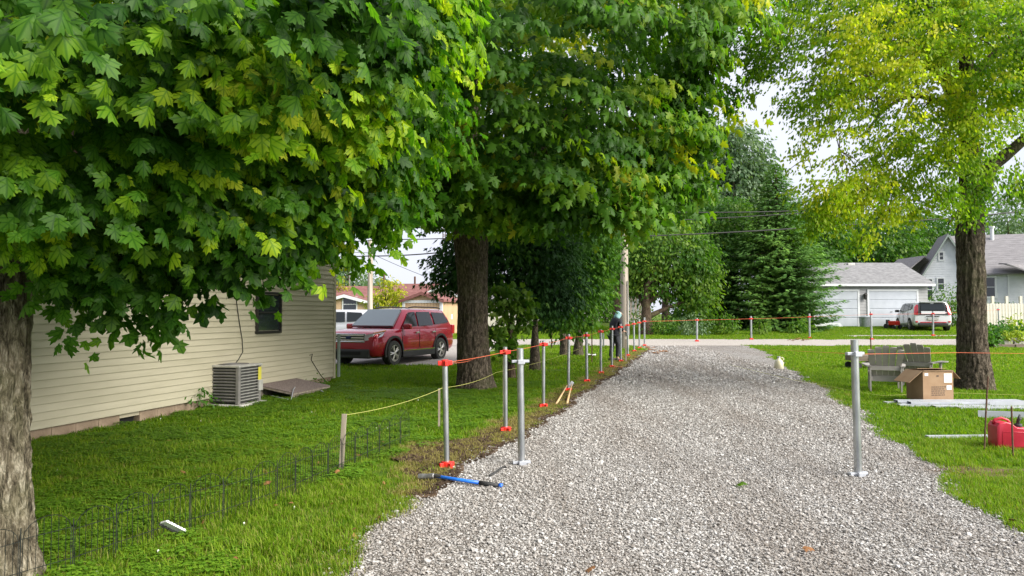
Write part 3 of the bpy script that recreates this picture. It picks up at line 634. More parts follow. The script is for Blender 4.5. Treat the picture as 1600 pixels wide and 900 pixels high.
def tiers(centers, per, R_, c, size, tintf, sd=.22):
    """branch fans: flat sprays of leaves that arch over and droop at the rim, dark gaps between them"""
    k = len(centers); n = k * per; c = np.array(c)
    ax = centers - c; ax[:, 2] = 0; ax /= np.linalg.norm(ax, axis=1, keepdims=True) + 1e-6; ax = ax + rnd(k, .35) * np.array((1, 1, .25)); ax /= np.linalg.norm(ax, axis=1, keepdims=True)
    side = np.cross(ax, (0, 0, 1)); side /= np.linalg.norm(side, axis=1, keepdims=True) + 1e-6
    Rk = R_ * rng.uniform(.6, 1.25, (k, 1, 1))
    t = rng.beta(2.2, 1.3, (k, per, 1)) * 2 - 1; s_ = rng.normal(size=(k, per, 1)) * .42 * (1.2 - .45 * t)
    p = centers[:, None] + ax[:, None] * t * Rk + side[:, None] * s_ * Rk + rng.normal(size=(k, per, 3)) * .03
    p[..., 2] -= (((t[..., 0] + 1) / 2) ** 2.2 * .62 + s_[..., 0] ** 2 * .35) * Rk[..., 0]
    p = p.reshape(-1, 3); T = (ax[:, None] * (.35 + .1 * t) + side[:, None] * s_ * .9).reshape(-1, 3) + np.array((0, 0, -.7)) + rnd(n, .25)
    N_ = (ax[:, None] * .75 + side[:, None] * s_ * .5).reshape(-1, 3) + np.array((0, 0, .42)) + rnd(n, .27)
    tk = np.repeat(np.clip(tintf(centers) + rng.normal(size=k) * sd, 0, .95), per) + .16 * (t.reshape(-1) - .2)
    return p, N_, T, size * rng.uniform(.6, 1.15, n), np.clip(tk + rng.normal(size=n) * .06, 0, 1)
def cat5(*a): return [np.concatenate(q) for q in zip(*a)]
def branch(root, pts, rad, m, name='branch', seg=10, ridge=.02):
    return trunk_mesh(name, [Vector(p) - root.location for p in pts], rad, m, root, seg=seg, ridge=ridge, sub=4)

# ---- the near maple at the picture's left
t = thing('maple_tree', 'broad maple with rough grey trunk and large low hanging leaves beside the cream house', 'tree', (-3.35, 4.5, 0))
L_ = t.location
trunk_mesh('trunk', [(0, 0, -.1), (0, 0, .25), (-.02, 0, .8), (-.03, .02, 1.5), (-.05, .05, 2.2), (-.12, .1, 2.8), (-.3, .15, 3.6), (-.4, .3, 5)], [.27, .25, .235, .225, .23, .26, .18, .12], M['bark_grey'], t, seg=120, ridge=.085, flare=.42, sub=26, freq=13)
for pts, rr in [([(0, .05, 2.4), (.35, .6, 3.0), (.9, 1.3, 3.45), (1.8, 2.0, 3.7), (2.7, 2.6, 3.8)], [.15, .12, .10, .06, .025]),
                ([(0, .1, 2.2), (.3, .9, 2.7), (.5, 1.9, 3.0), (.9, 3.2, 3.3)], [.12, .09, .06, .02]),
                ([(-.1, .1, 2.5), (-.9, .6, 3.2), (-1.8, 1.2, 3.9)], [.13, .09, .05]),
                ([(-.2, 0, 2.6), (.1, -.6, 3.3), (.5, -1.4, 3.8), (1.1, -2, 4.0)], [.12, .08, .05, .02]),
                ([(.35, .3, 2.65), (.9, .5, 2.5), (1.3, .5, 2.2), (1.5, .45, 1.95)], [.03, .022, .014, .006])]:
    branch(t, [L_ + Vector(p) for p in pts], rr, M['bark_dark'])
C1 = (-3.8, 5.7, 4.8)
p, d, r_ = ellip(58000, C1, (3.4, 3.9, 3.3), 5.5); keep = cull(p, .10, -150) & (p[:, 2] > 2.35) & (p[:, 1] > 1.6); p = p[keep]; p = p[nz(p, 3.0, 99) > .40][:1880]
def tf1(q): return .16 + .66 * nz(q, 2.2, 11) ** 1.3 + .10 * np.clip((q[:, 0] + 4) / 3, 0, 1)  # yellowing in clumps, with light and dark of leaf clusters put into the tint
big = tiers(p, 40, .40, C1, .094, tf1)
drops = [(110, 425, 4.2, .32), (50, 395, 4.0, .28), (200, 440, 4.5, .34), (120, 470, 4.5, .22), (165, 500, 4.6, .17), (215, 520, 4.7, .13), (268, 485, 4.7, .22), (330, 430, 4.6, .34), (420, 395, 4.8, .34), (445, 440, 5, .22),
         (250, 515, 4.7, .10), (115, 525, 4.5, .04), (500, 380, 5.2, .26), (590, 350, 6, .42), (560, 290, 5.4, .5), (635, 330, 6.4, .32), (597, 395, 6.1, .18), (480, 330, 5, .4), (300, 370, 4.5, .45), (180, 380, 4.4, .4), (380, 350, 4.6, .4),
         (90, 350, 4.2, .4), (400, 200, 3.6, .3), (330, 120, 3.6, .4), (440, 150, 3.6, .25), (480, 60, 3.2, .3), (560, 40, 3.3, .3), (585, 120, 4.2, .3), (60, 35, 2.3, .12), (300, 10, 2.6, .12), (600, 60, 4.5, .35), (590, 200, 4.8, .4), (520, 230, 4.4, .35), (470, 455, 5.1, .09), (395, 470, 5, .1)]
q = []
for (px, py, dd, rr) in drops:
    py, rr = (py - 38, rr * .75) if rr > .15 else (py - 22, rr * .8)
    c = np.array(P(px, py, dd)); k = max(2, int(380 * rr * rr)); v = np.clip(rnd(k, .45), -.75, .75) * rr; q.append(c + v)
q = np.concatenate(q)
lo = sprays(q, 9, .14, C1, .092, lambda q_: .18 + .6 * nz(q_, 3.0, 4) ** 1.4)
A = cat5(big, lo)
def clip_box(A, f): k = f(A[0]); return [a[k] for a in A]
A = clip_box(A, lambda p: (np.linalg.norm(p - np.array((0, 0, 1.7)), axis=1) > 2.5) & (p[:, 2] > 1.25))
def house_side(p): return ((p[:, 0] - HA.x) * HN.x + (p[:, 1] - HA.y) * HN.y > .08) | (p[:, 1] > HB.y + .2) | (p[:, 2] > 6.2)
A = clip_box(A, house_side)
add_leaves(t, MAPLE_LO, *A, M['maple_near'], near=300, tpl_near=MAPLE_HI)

# ---- the big maple in the middle
t = thing('maple_tree', 'tall full maple with straight dark brown trunk standing behind the row of pipe posts', 'tree', G(742, 608)); L_ = t.location.copy()
trunk_mesh('trunk', [(0, 0, -.1), (-.01, 0, .3), (-.05, 0, 1.2), (-.06, 0, 2.3), (-.1, 0, 3.4), (-.2, 0, 4.6), (-.1, 0, 6.5), (.1, 0, 9)], [.40, .365, .33, .315, .37, .29, .2, .1], M['bark_brown'], t, seg=84, ridge=.075, flare=.30, sub=20, freq=13)
for pts, rr in [([(-.1, 0, 3.4), (-.55, -.3, 4.2), (-1.2, -1, 5.3), (-2, -2, 6.5)], [.2, .15, .1, .04]), ([(-.05, 0, 3.5), (.4, -.3, 4.3), (1.2, -1.2, 5.2), (2.5, -2, 6.2)], [.2, .15, .1, .04]),
                ([(-.1, 0, 4.2), (.8, .3, 5), (2.4, 0, 5.8), (4, -.5, 6.5)], [.16, .12, .08, .03]), ([(-.1, 0, 4), (-.3, -1.6, 4.9), (0, -3.2, 5.6), (.4, -4.6, 6)], [.16, .12, .08, .03])]:
    branch(t, [L_ + Vector(p) for p in pts], rr, M['bark_dark'])
C2 = (.05, 14.3, 8.0)
p, d, r_ = ellip(60000, C2, (4.5, 5.4, 4.7), 5.0); keep = cull(p, .08) & (p[:, 2] > 3.75); p = p[keep]; p = p[nz(p, 1.6, 77) > .3][:1050]
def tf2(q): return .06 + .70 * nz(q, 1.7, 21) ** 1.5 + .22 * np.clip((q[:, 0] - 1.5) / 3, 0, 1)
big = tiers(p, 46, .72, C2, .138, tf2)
drops = [(680, 320, 12, .5), (760, 335, 12.5, .5), (800, 330, 12.8, .4), (870, 320, 12, .5), (930, 330, 12, .45), (990, 320, 12, .5), (1040, 300, 12.5, .4), (1080, 290, 13, .35), (1085, 225, 13.5, .4), (1060, 180, 13.5, .5), (1095, 110, 13.5, .5), (1105, 50, 13.5, .5),
         (1020, 250, 12.5, .5), (960, 310, 12.2, .5), (700, 260, 11.5, .6), (650, 330, 11.5, .4), (620, 250, 11, .6), (830, 345, 12.5, .3), (1075, 300, 13, .14), (1115, 10, 14, .4), (980, 345, 12.3, .25), (730, 322, 12.6, .3)]
q = []
for (px, py, dd, rr) in drops:
    c = np.array(P(px, py - 14, dd)); k = int(120 * rr * rr * 2) + 4; q.append(c + rnd(k, rr * .5))
lo = sprays(np.concatenate(q), 9, .28, C2, .15, lambda q_: .12 + .62 * nz(q_, 1.4, 8))
A = cat5(big, lo); A = clip_box(A, lambda p: p[:, 2] > 3.05 - .12 * (p[:, 0]))
add_leaves(t, MAPLE_MID, *A, M['maple_mid'], near=300)

# ---- yellow green tree at the right
t = thing('shade_tree', 'airy yellow green tree with forked rough trunk on the right hand lawn', 'tree', G(1523, 609)); L_ = t.location.copy()
trunk_mesh('trunk', [(0, 0, -.1), (0, 0, .3), (-.03, 0, 1.2), (-.02, 0, 2.4), (-.02, 0, 3.4), (.02, 0, 4.2), (.0, 0, 5.6), (.05, .1, 7.5), (0, .2, 9.5)], [.40, .33, .265, .25, .26, .22, .17, .12, .05], M['bark_brown'], t, seg=84, ridge=.09, flare=.22, sub=20, freq=13)
B3 = [([(1530, 310, 15.6), (1548, 262, 15.5), (1580, 235, 15.3), (1625, 190, 15), (1680, 100, 14.7)], [.19, .155, .12, .09, .05]),
      ([(1512, 200, 15.6), (1480, 130, 15.4), (1465, 60, 15.2), (1440, -20, 15)], [.16, .12, .1, .06]),
      ([(1510, 130, 15.6), (1560, 80, 15.7), (1620, 20, 15.8)], [.12, .09, .05]),
      ([(1508, 150, 15.5), (1455, 105, 15), (1400, 100, 14.4), (1330, 130, 14)], [.1, .07, .05, .02]),
      ([(1512, 180, 15.6), (1440, 150, 15.2), (1390, 165, 14.8), (1350, 210, 14.5)], [.08, .05, .035, .015]),
      ([(1520, 260, 15.6), (1480, 255, 15.2), (1440, 240, 14.8)], [.07, .045, .02]),
      ([(1510, 300, 15.6), (1497, 330, 15.4), (1482, 350, 15.3)], [.04, .03, .02])]
for pts, rr in B3: branch(t, [P(*p) for p in pts], rr, M['bark_brown'], seg=14, ridge=.03)
C3 = np.array(P(1500, 60, 15.6))
q = []; twigs = []
lobes = [(1190, 40, 14, .9), (1200, 100, 14, .5), (1225, 165, 14, .32), (1262, 250, 14, .38), (1290, 60, 14, 1.2), (1300, 155, 14, .85), (1312, 235, 14, .65), (1290, 310, 14, .5), (1275, 345, 14, .28), (1330, 330, 14.2, .35), (1345, 375, 14.2, .16), (1265, 300, 14, .4), (1310, 280, 14, .5), (1285, 330, 14.1, .35), (1390, 330, 14.3, .3), (1355, 300, 14.2, .4), (1505, 330, 14.6, .2),
         (1370, 60, 14, 1.2), (1370, 160, 14, 1.0), (1375, 240, 14.3, .7), (1450, 60, 14.4, 1.2), (1450, 160, 14.5, 1.0), (1420, 230, 14.4, .6), (1400, 290, 14.6, .35), (1450, 290, 14.6, .45), (1425, 335, 14.7, .2), (1530, 60, 14, 1.2), (1520, 180, 14, .8), (1500, 240, 14, .6),
         (1480, 300, 14.5, .3), (1600, 60, 14, 1.2), (1600, 160, 14.4, .8), (1590, 110, 13.6, .8), (1545, 260, 14.6, .45), (1600, 290, 15, .35), (1520, 300, 14.8, .25), (1380, -40, 15, 1.6), (1500, -60, 15, 1.6), (1250, -30, 15, 1.4), (1620, -40, 15, 1.5), (1700, 80, 15.5, 1.6), (1720, 220, 15.5, 1), (1560, 30, 17, 1.6), (1420, 20, 17, 1.6)]
for (px, py, dd, rr) in lobes:
    c = np.array(P(px, py, dd)); k = int((104 if rr > .55 else 135) * rr ** 2) + 8; s_ = rnd(k, rr * .5); s_[:, 0] *= 1.05; cc = c + s_; cc[:, 1] += rng.normal(size=k) * rr * .5; q.append(cc)
    kk = cc[nz(cc, 1.7, 55) > .16]
    for i in range(0, min(len(kk), 24), 4): twigs.append((kk[i], c))
q = np.concatenate(q); q = q[nz(q, 1.7, 55) > .16]
big = sprays(q, 32, .24, C3, .094, lambda p_: .10 + .72 * nz(p_, 1.0, 31))
big[1][:] = big[1] + rnd(len(big[0]), .5)
add_leaves(t, TRI, *big, M['pear_leaf'])
tw = MB()
for a, b in twigs:
    a, b = Vector(a), Vector(b); m_ = (a + b) / 2 + Vector((0, 0, .05)); tw.tube([b, m_, a], [.012, .008, .004], 5)
tw.v = [tuple(Vector(v) - L_) for v in tw.v]; x_ = tw.build('twigs', M['bark_dark'], t); x_['kind'] = 'stuff'

# ---- generic helper for trees further off
def far_tree(name, label, base, lobes, n, size, m, trunk_r=.25, bark='bark_dark', group=None, tpl=TRI, cat='tree', trunk_top=None, up=.5, down=.3, tintb=.05, spread=None, bare=False, stems=None):
    b = Vector(base); t = thing(name, label, cat, b, group=group)
    C = np.array([c for c, _ in lobes]).astype(float); Rr = np.array([r if hasattr(r, '__len__') else (r, r, r) for _, r in lobes], float)
    wts = (Rr[:, 0] * Rr[:, 2]); wts /= wts.sum(); out_ = []
    for c, r, w_ in zip(C, Rr, wts):
        k = int(n * w_ / 7) + 2; p, d, rr = ellip(k, c, r, 4.5)
        s_ = sprays(p, 7, size * (spread or 2.2), c - np.array((0, 0, .3)), size, lambda q_: tintb + .75 * nz(q_, 1.6 / max(.7, r[0] * .5), 13) )
        out_.append(s_)
    A = cat5(*out_); A[1][:] = A[1] + rnd(len(A[0]), .45); z0 = gz(b.y); A = clip_box(A, lambda p: p[:, 2] > z0 + .02)
    add_leaves(t, tpl, *A, m)
    top = trunk_top or (C[:, 2].max() - b.z)
    for j, (dx, r0) in enumerate(stems or [(0, trunk_r)]):
        trunk_mesh('trunk', [(dx, 0, -.1), (dx, 0, top * .2), (dx * 1.2, 0, top * .5), (dx * 1.3, 0, top)], [r0, r0 * .85, r0 * .65, r0 * .25], M[bark], t, seg=20, ridge=.05, flare=.2, sub=6)
    for c, r in list(zip(C, Rr))[:8]:
        e_ = Vector(c) - b
        if e_.z > .6: trunk_mesh('branch', [(0, 0, e_.z * .45), (e_.x * .4, e_.y * .4, e_.z * .7), tuple(e_)], [trunk_r * .45, trunk_r * .3, .03], M[bark], t, seg=8, ridge=.02, sub=2)
    return t
def LB(*a): return [(tuple(P(px, py, d)), r) for px, py, d, r in a]

# evergreen clump behind the posts
far_tree('juniper_tree', 'dark spreading juniper with reddish leaning trunk beside the big maple', G(836, 578),
         LB((780, 400, 19, (1.6, 1.1, 1.1)), (720, 410, 19.5, (.9, .8, .6)), (830, 370, 19.5, (1.6, 1.2, 1.2)), (860, 430, 19, (1.0, 1, 1.0)), (780, 350, 20, (1.2, 1, .8)), (845, 465, 18.6, (.75, .7, .55)), (700, 440, 19.4, (.5, .5, .3))),
         19000, .17, M['juniper'], .0001, 'bark_brown', tpl=SPRAY, tintb=.0, stems=[(.0, .17)], trunk_top=1.6)
far_tree('arborvitae_tree', 'tall dense arborvitae with two short shaggy trunks behind the juniper', G(892, 556),
         LB((905, 330, 22.5, (1.15, 1, 1.7)), (900, 400, 22.3, (1.3, 1.1, 1.6)), (890, 460, 22, (1.15, 1, 1.1)), (930, 350, 22.5, (.8, .8, 1.5)), (880, 495, 21.8, (.85, .8, .45)), (925, 440, 22.2, (.55, .6, .9)), (850, 360, 22.6, (.9, .9, 1.6))),
         24000, .17, M['arbor'], .0001, 'bark_brown', tpl=SPRAY, tintb=.0, stems=[(-.22, .2), (.27, .19)], trunk_top=1.5)
far_tree('sapling_tree', 'small bright green sapling with broad leaves right of the big maple trunk', G(799, 592),
         LB((790, 478, 16.6, (.42, .3, .28)), (775, 515, 16.5, (.22, .2, .42)), (825, 468, 16.7, (.3, .2, .16)), (772, 448, 16.7, (.28, .2, .14)), (812, 500, 16.8, (.25, .2, .12)), (790, 545, 16.6, (.2, .2, .15))), 560, .14, M['bg_bright'], .11, 'bark_dark', tpl=MAPLE_LO, trunk_top=1.9, tintb=.1)
far_tree('seedling_tree', 'thin pale green seedling at the foot of the juniper trunk', G(862, 545),
         LB((850, 470, 23, (.3, .3, .3)), (840, 505, 22.6, (.25, .3, .2))), 220, .14, M['bg_bright'], .03, 'bark_dark', tpl=MAPLE_LO, trunk_top=1.0, tintb=.2)
# trees over the lane
far_tree('round_tree', 'round bright green tree with dark forked trunk right of the utility pole', G(1010, 523),
         LB((1050, 400, 39, (2.3, 2, 1.6)), (1000, 400, 39, (1.6, 1.6, 1.7)), (1090, 420, 39, (1.3, 1.4, 1.6)), (1030, 440, 38.5, (1.6, 1.3, 1.0)), (1060, 365, 39.4, (1.3, 1.3, .8)), (985, 440, 39, (.8, .9, .8)), (1085, 465, 38.8, (1.1, 1, .8))),
         15000, .24, M['bg_bright'], .36, 'bark_dark', trunk_top=2.6, tintb=.0)
far_tree('shade_tree', 'light green tree rising behind the round tree', G(1040, 508),
         LB((1030, 330, 52, (3.2, 2.5, 2.0)), (1010, 300, 53, (2.4, 2, 2.2)), (1075, 320, 53, (2.2, 2, 2.4)), (1000, 360, 52, (2, 2, 2)), (960, 340, 53, (2.5, 2, 3))), 16000, .34, M['bg_bright'], .3, tintb=.05, trunk_top=5)
far_tree('cottonwood_tree', 'tall grey green cottonwood reaching above the other trees', G(1150, 505),
         LB((1145, 240, 60, (3.2, 3, 2.6)), (1120, 290, 60, (3.6, 3, 3)), (1160, 300, 60, (3.2, 3, 3.2)), (1080, 260, 61, (3, 2.6, 2.6)), (1170, 350, 60, (2.5, 2.5, 3)), (1100, 350, 60, (4, 3, 3)), (1185, 280, 60, (1.4, 1.5, 2.2)), (1060, 220, 62, (3, 2.6, 2.8)), (1130, 215, 60, (2, 2, 1.6))),
         30000, .40, M['bg_grey_haze'], .3, 'bark_grey', tintb=.0, trunk_top=5)
far_tree('leafy_tree', 'deep green tree squeezed between the round tree and the spruce', G(1125, 512),
         LB((1120, 400, 45, (1.9, 2, 2)), (1110, 450, 44.5, (1.7, 1.8, 1.6)), (1130, 350, 46, (2, 2, 2)), (1095, 490, 44, (1.6, 1.5, .9)), (1135, 470, 44.5, (1.3, 1.2, 1.5))), 15000, .28, M['bg_leaf'], .25, tintb=-.05, trunk_top=4)
far_tree('broadleaf_tree', 'mid green tree behind the pole with the rosy house beyond', G(965, 508),
         LB((960, 390, 56, (2.4, 2, 2.4)), (935, 360, 57, (2.6, 2, 3)), (985, 410, 56, (1.7, 2, 2)), (955, 430, 56, (1.8, 2, 1.6))), 7000, .32, M['bg_leaf'], .35, tintb=.05, trunk_top=6)
# spruce: whorls of drooping boughs
b = G(1212, 524); t = thing('spruce_tree', 'wide blue green spruce with layered drooping boughs left of the garage', 'tree', b); c0 = P(1212, 255, 42.5)
b.y = 42.5; b.x = c0.x; b.z = gz(42.5); t.location = b; H_ = c0.z - b.z
pp, NN, TT = [], [], []; boughs = MB()
for lv in range(58):
    f_ = lv / 57; z = b.z + .25 + (H_ - .3) * f_ ** .95; rad = (3.05 * min(1, (1 - f_) / .62) ** .85 + .10) * (1 + .12 * math.sin(lv * 2.3)); nb = max(5, int(17 * (1 - f_) + 5))
    for k in range(nb):
        a = 6.283 * k / nb + lv * 1.7 + random.uniform(-.25, .25); L2 = rad * random.uniform(.78, 1.14); s0 = .15
        m_ = max(4, int(L2 / .085))
        if k % 3 == 0: boughs.tube([Vector((0, 0, z - b.z)), Vector((math.cos(a) * L2 * .9, math.sin(a) * L2 * .9, z - b.z - L2 * .14))], [.03, .008], 4)
        for i in range(m_):
            t_ = s0 + (1 - s0) * (i + random.random()) / m_; dr = -.22 * L2 * t_ + .16 * L2 * t_ ** 3
            wv = .34 * L2 ** .5 * (1.05 - t_) ** .6 + .05
            for sgn in (-1, 1):
                o_ = random.uniform(.1, 1) * wv * sgn; pp.append((b.x + math.cos(a) * L2 * t_ - math.sin(a) * o_, b.y + math.sin(a) * L2 * t_ + math.cos(a) * o_, z + dr - abs(o_) * .25 + random.uniform(-.05, .05)))
                TT.append((math.cos(a) - math.sin(a) * sgn * .8, math.sin(a) + math.cos(a) * sgn * .8, -.25)); NN.append((math.cos(a) * .35, math.sin(a) * .35, 1))
pp, NN, TT = map(np.array, (pp, NN, TT)); n = len(pp); NN = NN + rnd(n, .25); TT = TT + rnd(n, .25)
rr_ = np.hypot(pp[:, 0] - b.x, pp[:, 1] - b.y)
add_leaves(t, SPRAY, pp, NN, TT, rng.uniform(.19, .34, n), np.clip(.1 + .5 * nz(pp, 1.5, 2) + rng.normal(size=n) * .13, 0, 1), M['spruce'])
x_ = boughs.build('boughs', M['bark_dark'], t); x_['kind'] = 'stuff'
trunk_mesh('trunk', [(0, 0, -.1), (0, 0, H_ * .4), (0, 0, H_ * .97)], [.26, .16, .02], M['bark_dark'], t, seg=16, ridge=.04, sub=4)
# shrubs in front of them
def shrub(label, px, py, wd, ht, m, n=500, size=.13, name='shrub', tint=.1, Y=None, group=None, tpl=TRI):
    b = G(px, py) if Y is None else ground(P(px, py, Y).x, Y); z = b.z
    return far_tree(name, label, b, [((b.x, b.y, z + ht * .5), (wd / 2, wd / 2.4, ht / 2)), ((b.x - wd * .2, b.y, z + ht * .35), (wd * .35, wd * .3, ht * .35)), ((b.x + wd * .22, b.y - .1, z + ht * .4), (wd * .32, wd * .3, ht * .42))], n, size, m, .02, cat='shrub', tintb=tint, trunk_top=ht * .6, group=group, tpl=tpl)
shrub('dark green bush under the round tree by its trunk', 1035, 524, 1.6, 1.1, M['bg_leaf'], 900, .14)
shrub('grey leaved bush with a dead brown patch in the middle of the row', 1083, 524, 1.7, 1.2, M['bg_grey_haze'], 900, .14)
shrub('bright green bush next to the grey leaved one', 1125, 523, 1.8, 1.3, M['bg_bright'], 1100, .14)
shrub('taller leafy bush below the deep green tree', 1075, 516, 1.9, 2.6, M['bg_leaf'], 1300, .2)
shrub('small round light green bush in front of the spruce', 1187, 523, .9, .95, M['bg_bright'], 500, .12)
shrub('spiky weed clump at the spruce foot by the third far post', 1245, 521, 1.1, .95, M['bg_leaf'], 350, .22)
shrub('low weeds in front of the garage left corner', 1262, 519, .8, .5, M['bg_bright'], 250, .12)
shrub('neat clipped round bush on the far lawn left of the pole', 946, 499, 3.0, 2.1, M['bg_leaf'], 2600, .16, tint=.0, Y=58)
shrub('pale flowering bush behind the utility pole', 1000, 497, 2.6, 1.7, M['bg_bright'], 500, .2, tint=.3, Y=60)
shrub('big green shrub between white car and shade tree trunk', 1488, 505, 3.6, 2.9, M['bg_leaf'], 2600, .17, Y=45.5)
shrub('white flowering shrub before the red roofed houses', 605, 497, 2.6, 2.2, M['bg_leaf'], 1100, .16, Y=48)
shrub('dusky purple shrub beside the white flowering one', 638, 497, 1.8, 2.0, M['purple_leaf'], 700, .15, Y=47)
shrub('weedy clump growing at the house foundation left of the air conditioner', 305, 640, .55, .42, M['hosta'], 170, .09)
shrub('small weeds at the far corner of the cream house foundation', 500, 606, .5, .25, M['hosta'], 120, .07)
far_tree('yellow_tree', 'small yellow leaved tree in front of the red roofs', ground(P(602, 490, 46).x, 46), LB((602, 462, 46, (1.0, .9, 1.0)), (610, 450, 46, (.7, .7, .7)), (590, 475, 46, (.8, .7, .6)), (622, 470, 46, (.5, .5, .5))), 1500, .2, M['yellow_leaf'], .09, tintb=.2)
far_tree('yellow_tree', 'yellowing tree peeping past the cream house corner', ground(P(528, 490, 60).x, 60), LB((528, 458, 60, (1.2, 1, 1.3)), (532, 445, 60, (.7, .7, .8))), 500, .22, M['yellow_leaf'], .08, tintb=.1)
far_tree('hazy_tree', 'pale hazy green tree above the far red roof', ground(P(543, 480, 85).x, 85), LB((540, 430, 85, (2.4, 2, 2.2)), (525, 415, 86, (1.8, 1.5, 1.5)), (556, 445, 85, (1.8, 1.5, 1.5)), (515, 440, 85, (2, 2, 2))), 3500, .42, M['bg_grey_haze'], .3, tintb=.1)
far_tree('hazy_tree', 'small distant tree behind the roof ridge by the antenna', ground(P(596, 480, 90).x, 90), LB((596, 441, 90, (1.4, 1.4, 1)), (575, 447, 90, (1.6, 1.4, .8))), 900, .4, M['bg_grey_haze'], .2, tintb=.0)
# the wood behind the garage: individual trees
TL = [(1300, 372, 78, 4.6), (1335, 380, 82, 4.2), (1375, 372, 76, 4.8), (1415, 366, 80, 4.9), (1455, 372, 84, 4.4), (1490, 380, 78, 4.2), (1260, 350, 74, 4.5), (1230, 370, 76, 4)]
TLn = ['rounded tree behind the garage roof, next to the spruce', 'lower tree filling the gap above the garage ridge', 'dense tree above the middle of the garage roof', 'highest tree of the wood above the garage', 'tree rising behind the garage right end', 'dark tree between garage and white gable', 'tree half hidden behind the spruce tip', 'tree showing behind the spruce boughs']
for (px, py, Y, r), lb in zip(TL, TLn):
    far_tree('woodland_tree', lb, ground(P(px, py, Y).x, Y), LB((px, py, Y, (r, r * .8, r * .75)), (px - 18, py + 30, Y, (r * .8, r * .7, r * .8)), (px + 18, py + 35, Y - 1, (r * .8, r * .7, r * .8)), (px, py + 60, Y - 1, (r, r * .7, r * .7))), 8500, .44, M['bg_leaf'], .25, trunk_top=3.5, group='trees of the wood behind the garage', tintb=-.05)
for px, py, Y, r, lb in [(1575, 345, 88, 4.2, 'hazy tree behind the white house roof and vent pipe'), (1610, 330, 92, 5, 'hazy tree at the far right above the white house')]:
    far_tree('hazy_tree', lb, ground(P(px, py, Y).x, Y), LB((px, py, Y, (r, r * .8, r * .7)), (px - 12, py + 25, Y, (r, r, r * .7)), (px + 14, py + 40, Y, (r, r, r))), 3800, .45, M['bg_grey_haze'], .3, tintb=.05)

# ================================================================ CREAM HOUSE
hz = math.atan2(-HW.x, HW.y)
h = thing('siding_house', 'cream vinyl sided house with one small dark window and grey block foundation', 'house', (HB.x, HB.y, 0), hz)
HL, HT, Z0, EX = 17.5, 5.3, .17, .107
MB().box((-3.6, -HL / 2, 2.7), (7.1, HL - .06, 5.2)).build('wall', M['cream_trim'], h)
fb = MB(); x_ = -.1
blocks = []; yy = -HL; k = 0
while yy < -.1:
    bl = min(.4, -.05 - yy)
    if not (-6.85 < yy + .2 < -6.25): blocks.append((yy + bl / 2, bl))
    yy += .4; k += 1
bme = {}
for yc, bl in blocks:
    o = MB().bbox((0, 0, 0), (.2, bl - .008, .40), .008).build('block', M['foundation'], h, loc=(-.14 + random.uniform(-.004, .004), yc, -.04))
MB().box((-.3, -6.55, .03), (.3, .6, .3)).build('vent_opening', M['dark'], h)
MB().box((-3.6, -HL / 2, -.03), (6.8, HL - .3, .36)).build('foundation_core', M['dark'], h)
plank_cache = {}
for c in range(int((HT - Z0) / EX)):
    z = Z0 + c * EX; cuts = [-HL + .02]; y_ = -HL + random.uniform(1.5, 3.6)
    while y_ < -1.2: cuts.append(y_); y_ += 3.66
    cuts.append(-.06)
    for a, b_ in zip(cuts[:-1], cuts[1:]):
        ln = round(b_ - a, 2); w0 = MB(); pr = [(.004, .006), (.022, .0), (.024, .008), (.006, EX + .004), (0, EX + .004)]
        w0.loft([[(x, 0, zz) for x, zz in pr], [(x + .0012, ln - .0, zz) for x, zz in pr]])
        w0.build('siding_plank', M['siding'], h, loc=(random.uniform(0, .0015), a, z))
MB().bbox((-.02, .0, (HT + Z0) / 2), (.1, .1, HT - Z0 + .1), .006).build('corner_trim', M['cream_trim'], h)
for yk in [i * -.9 - .5 for i in range(0)]: pass
# gable roof over it
rf = MB(); e = .5
rf.prism([(.45, -HL - .3, 5.15), (-3.6, -HL - .3, 7.3), (-7.7, -HL - .3, 5.15), (-7.7, -HL - .3, 5.3), (-3.6, -HL - .3, 7.48), (.45, -HL - .3, 5.3)], (0, HL + .7, 0))
rf.build('roof', M['shingle'], h)
MB().box((.47, -HL / 2, 5.2), (.03, HL + .7, .2)).build('fascia', M['white_paint'], h)
MB().box((.2, -HL / 2, 5.12), (.5, HL + .5, .03)).build('soffit', M['white_paint'], h)
ci, si = math.cos(-hz), math.sin(-hz)
def onwall(px, py):                                  # picture point -> (y along wall, z) in the house's own axes
    d = ray(px, py); o = Vector((0, 0, CAMH)); tt = ((HB - o).dot(HN)) / d.dot(HN); q = o + d * tt
    return (q - HB).dot(HW), q.z
(y0, z1), (y1, z0) = onwall(398, 455), onwall(436, 520)
yc, zc, wy, wz = (y0 + y1) / 2, (z0 + z1) / 2, y1 - y0, z1 - z0
wn = MB(); fw = .05
for a, b_ in (((.035, yc, z1 - fw / 2), (.07, wy, fw)), ((.035, yc, z0 + fw / 2), (.07, wy, fw)), ((.035, y0 + fw / 2, zc), (.068, fw, wz - 2 * fw)), ((.035, y1 - fw / 2, zc), (.068, fw, wz - 2 * fw)), ((.03, yc, zc), (.05, wy - 2 * fw, .03))): wn.bbox(a, b_, .004)
wo = wn.build('window', M['black_frame'], h)
for s_ in (0, 1): MB().box((.034, yc, z0 + fw + (wz - 2 * fw) * (.25 + .5 * s_)), (.01, wy - 2 * fw, (wz - 2 * fw) / 2 - .03)).build('pane', M['glass'], wo)
def cable(pts, r=.006):
    v = [Vector((.035, *onwall(px, py))) for px, py in pts]; return MB().tube(v, r, 5).build('cable', M['cable'], h)
cable([(368, 440), (367, 470), (371, 500), (376, 530), (377, 550), (370, 562), (358, 577)], .008)
cable([(482, 555), (486, 553), (484, 562), (492, 575), (499, 586), (506, 594)], .008)
MB().tube([(.09, .09, .15), (.09, .09, 1.2)], .04, 10).build('downspout_stub', M['green_trim'], h)

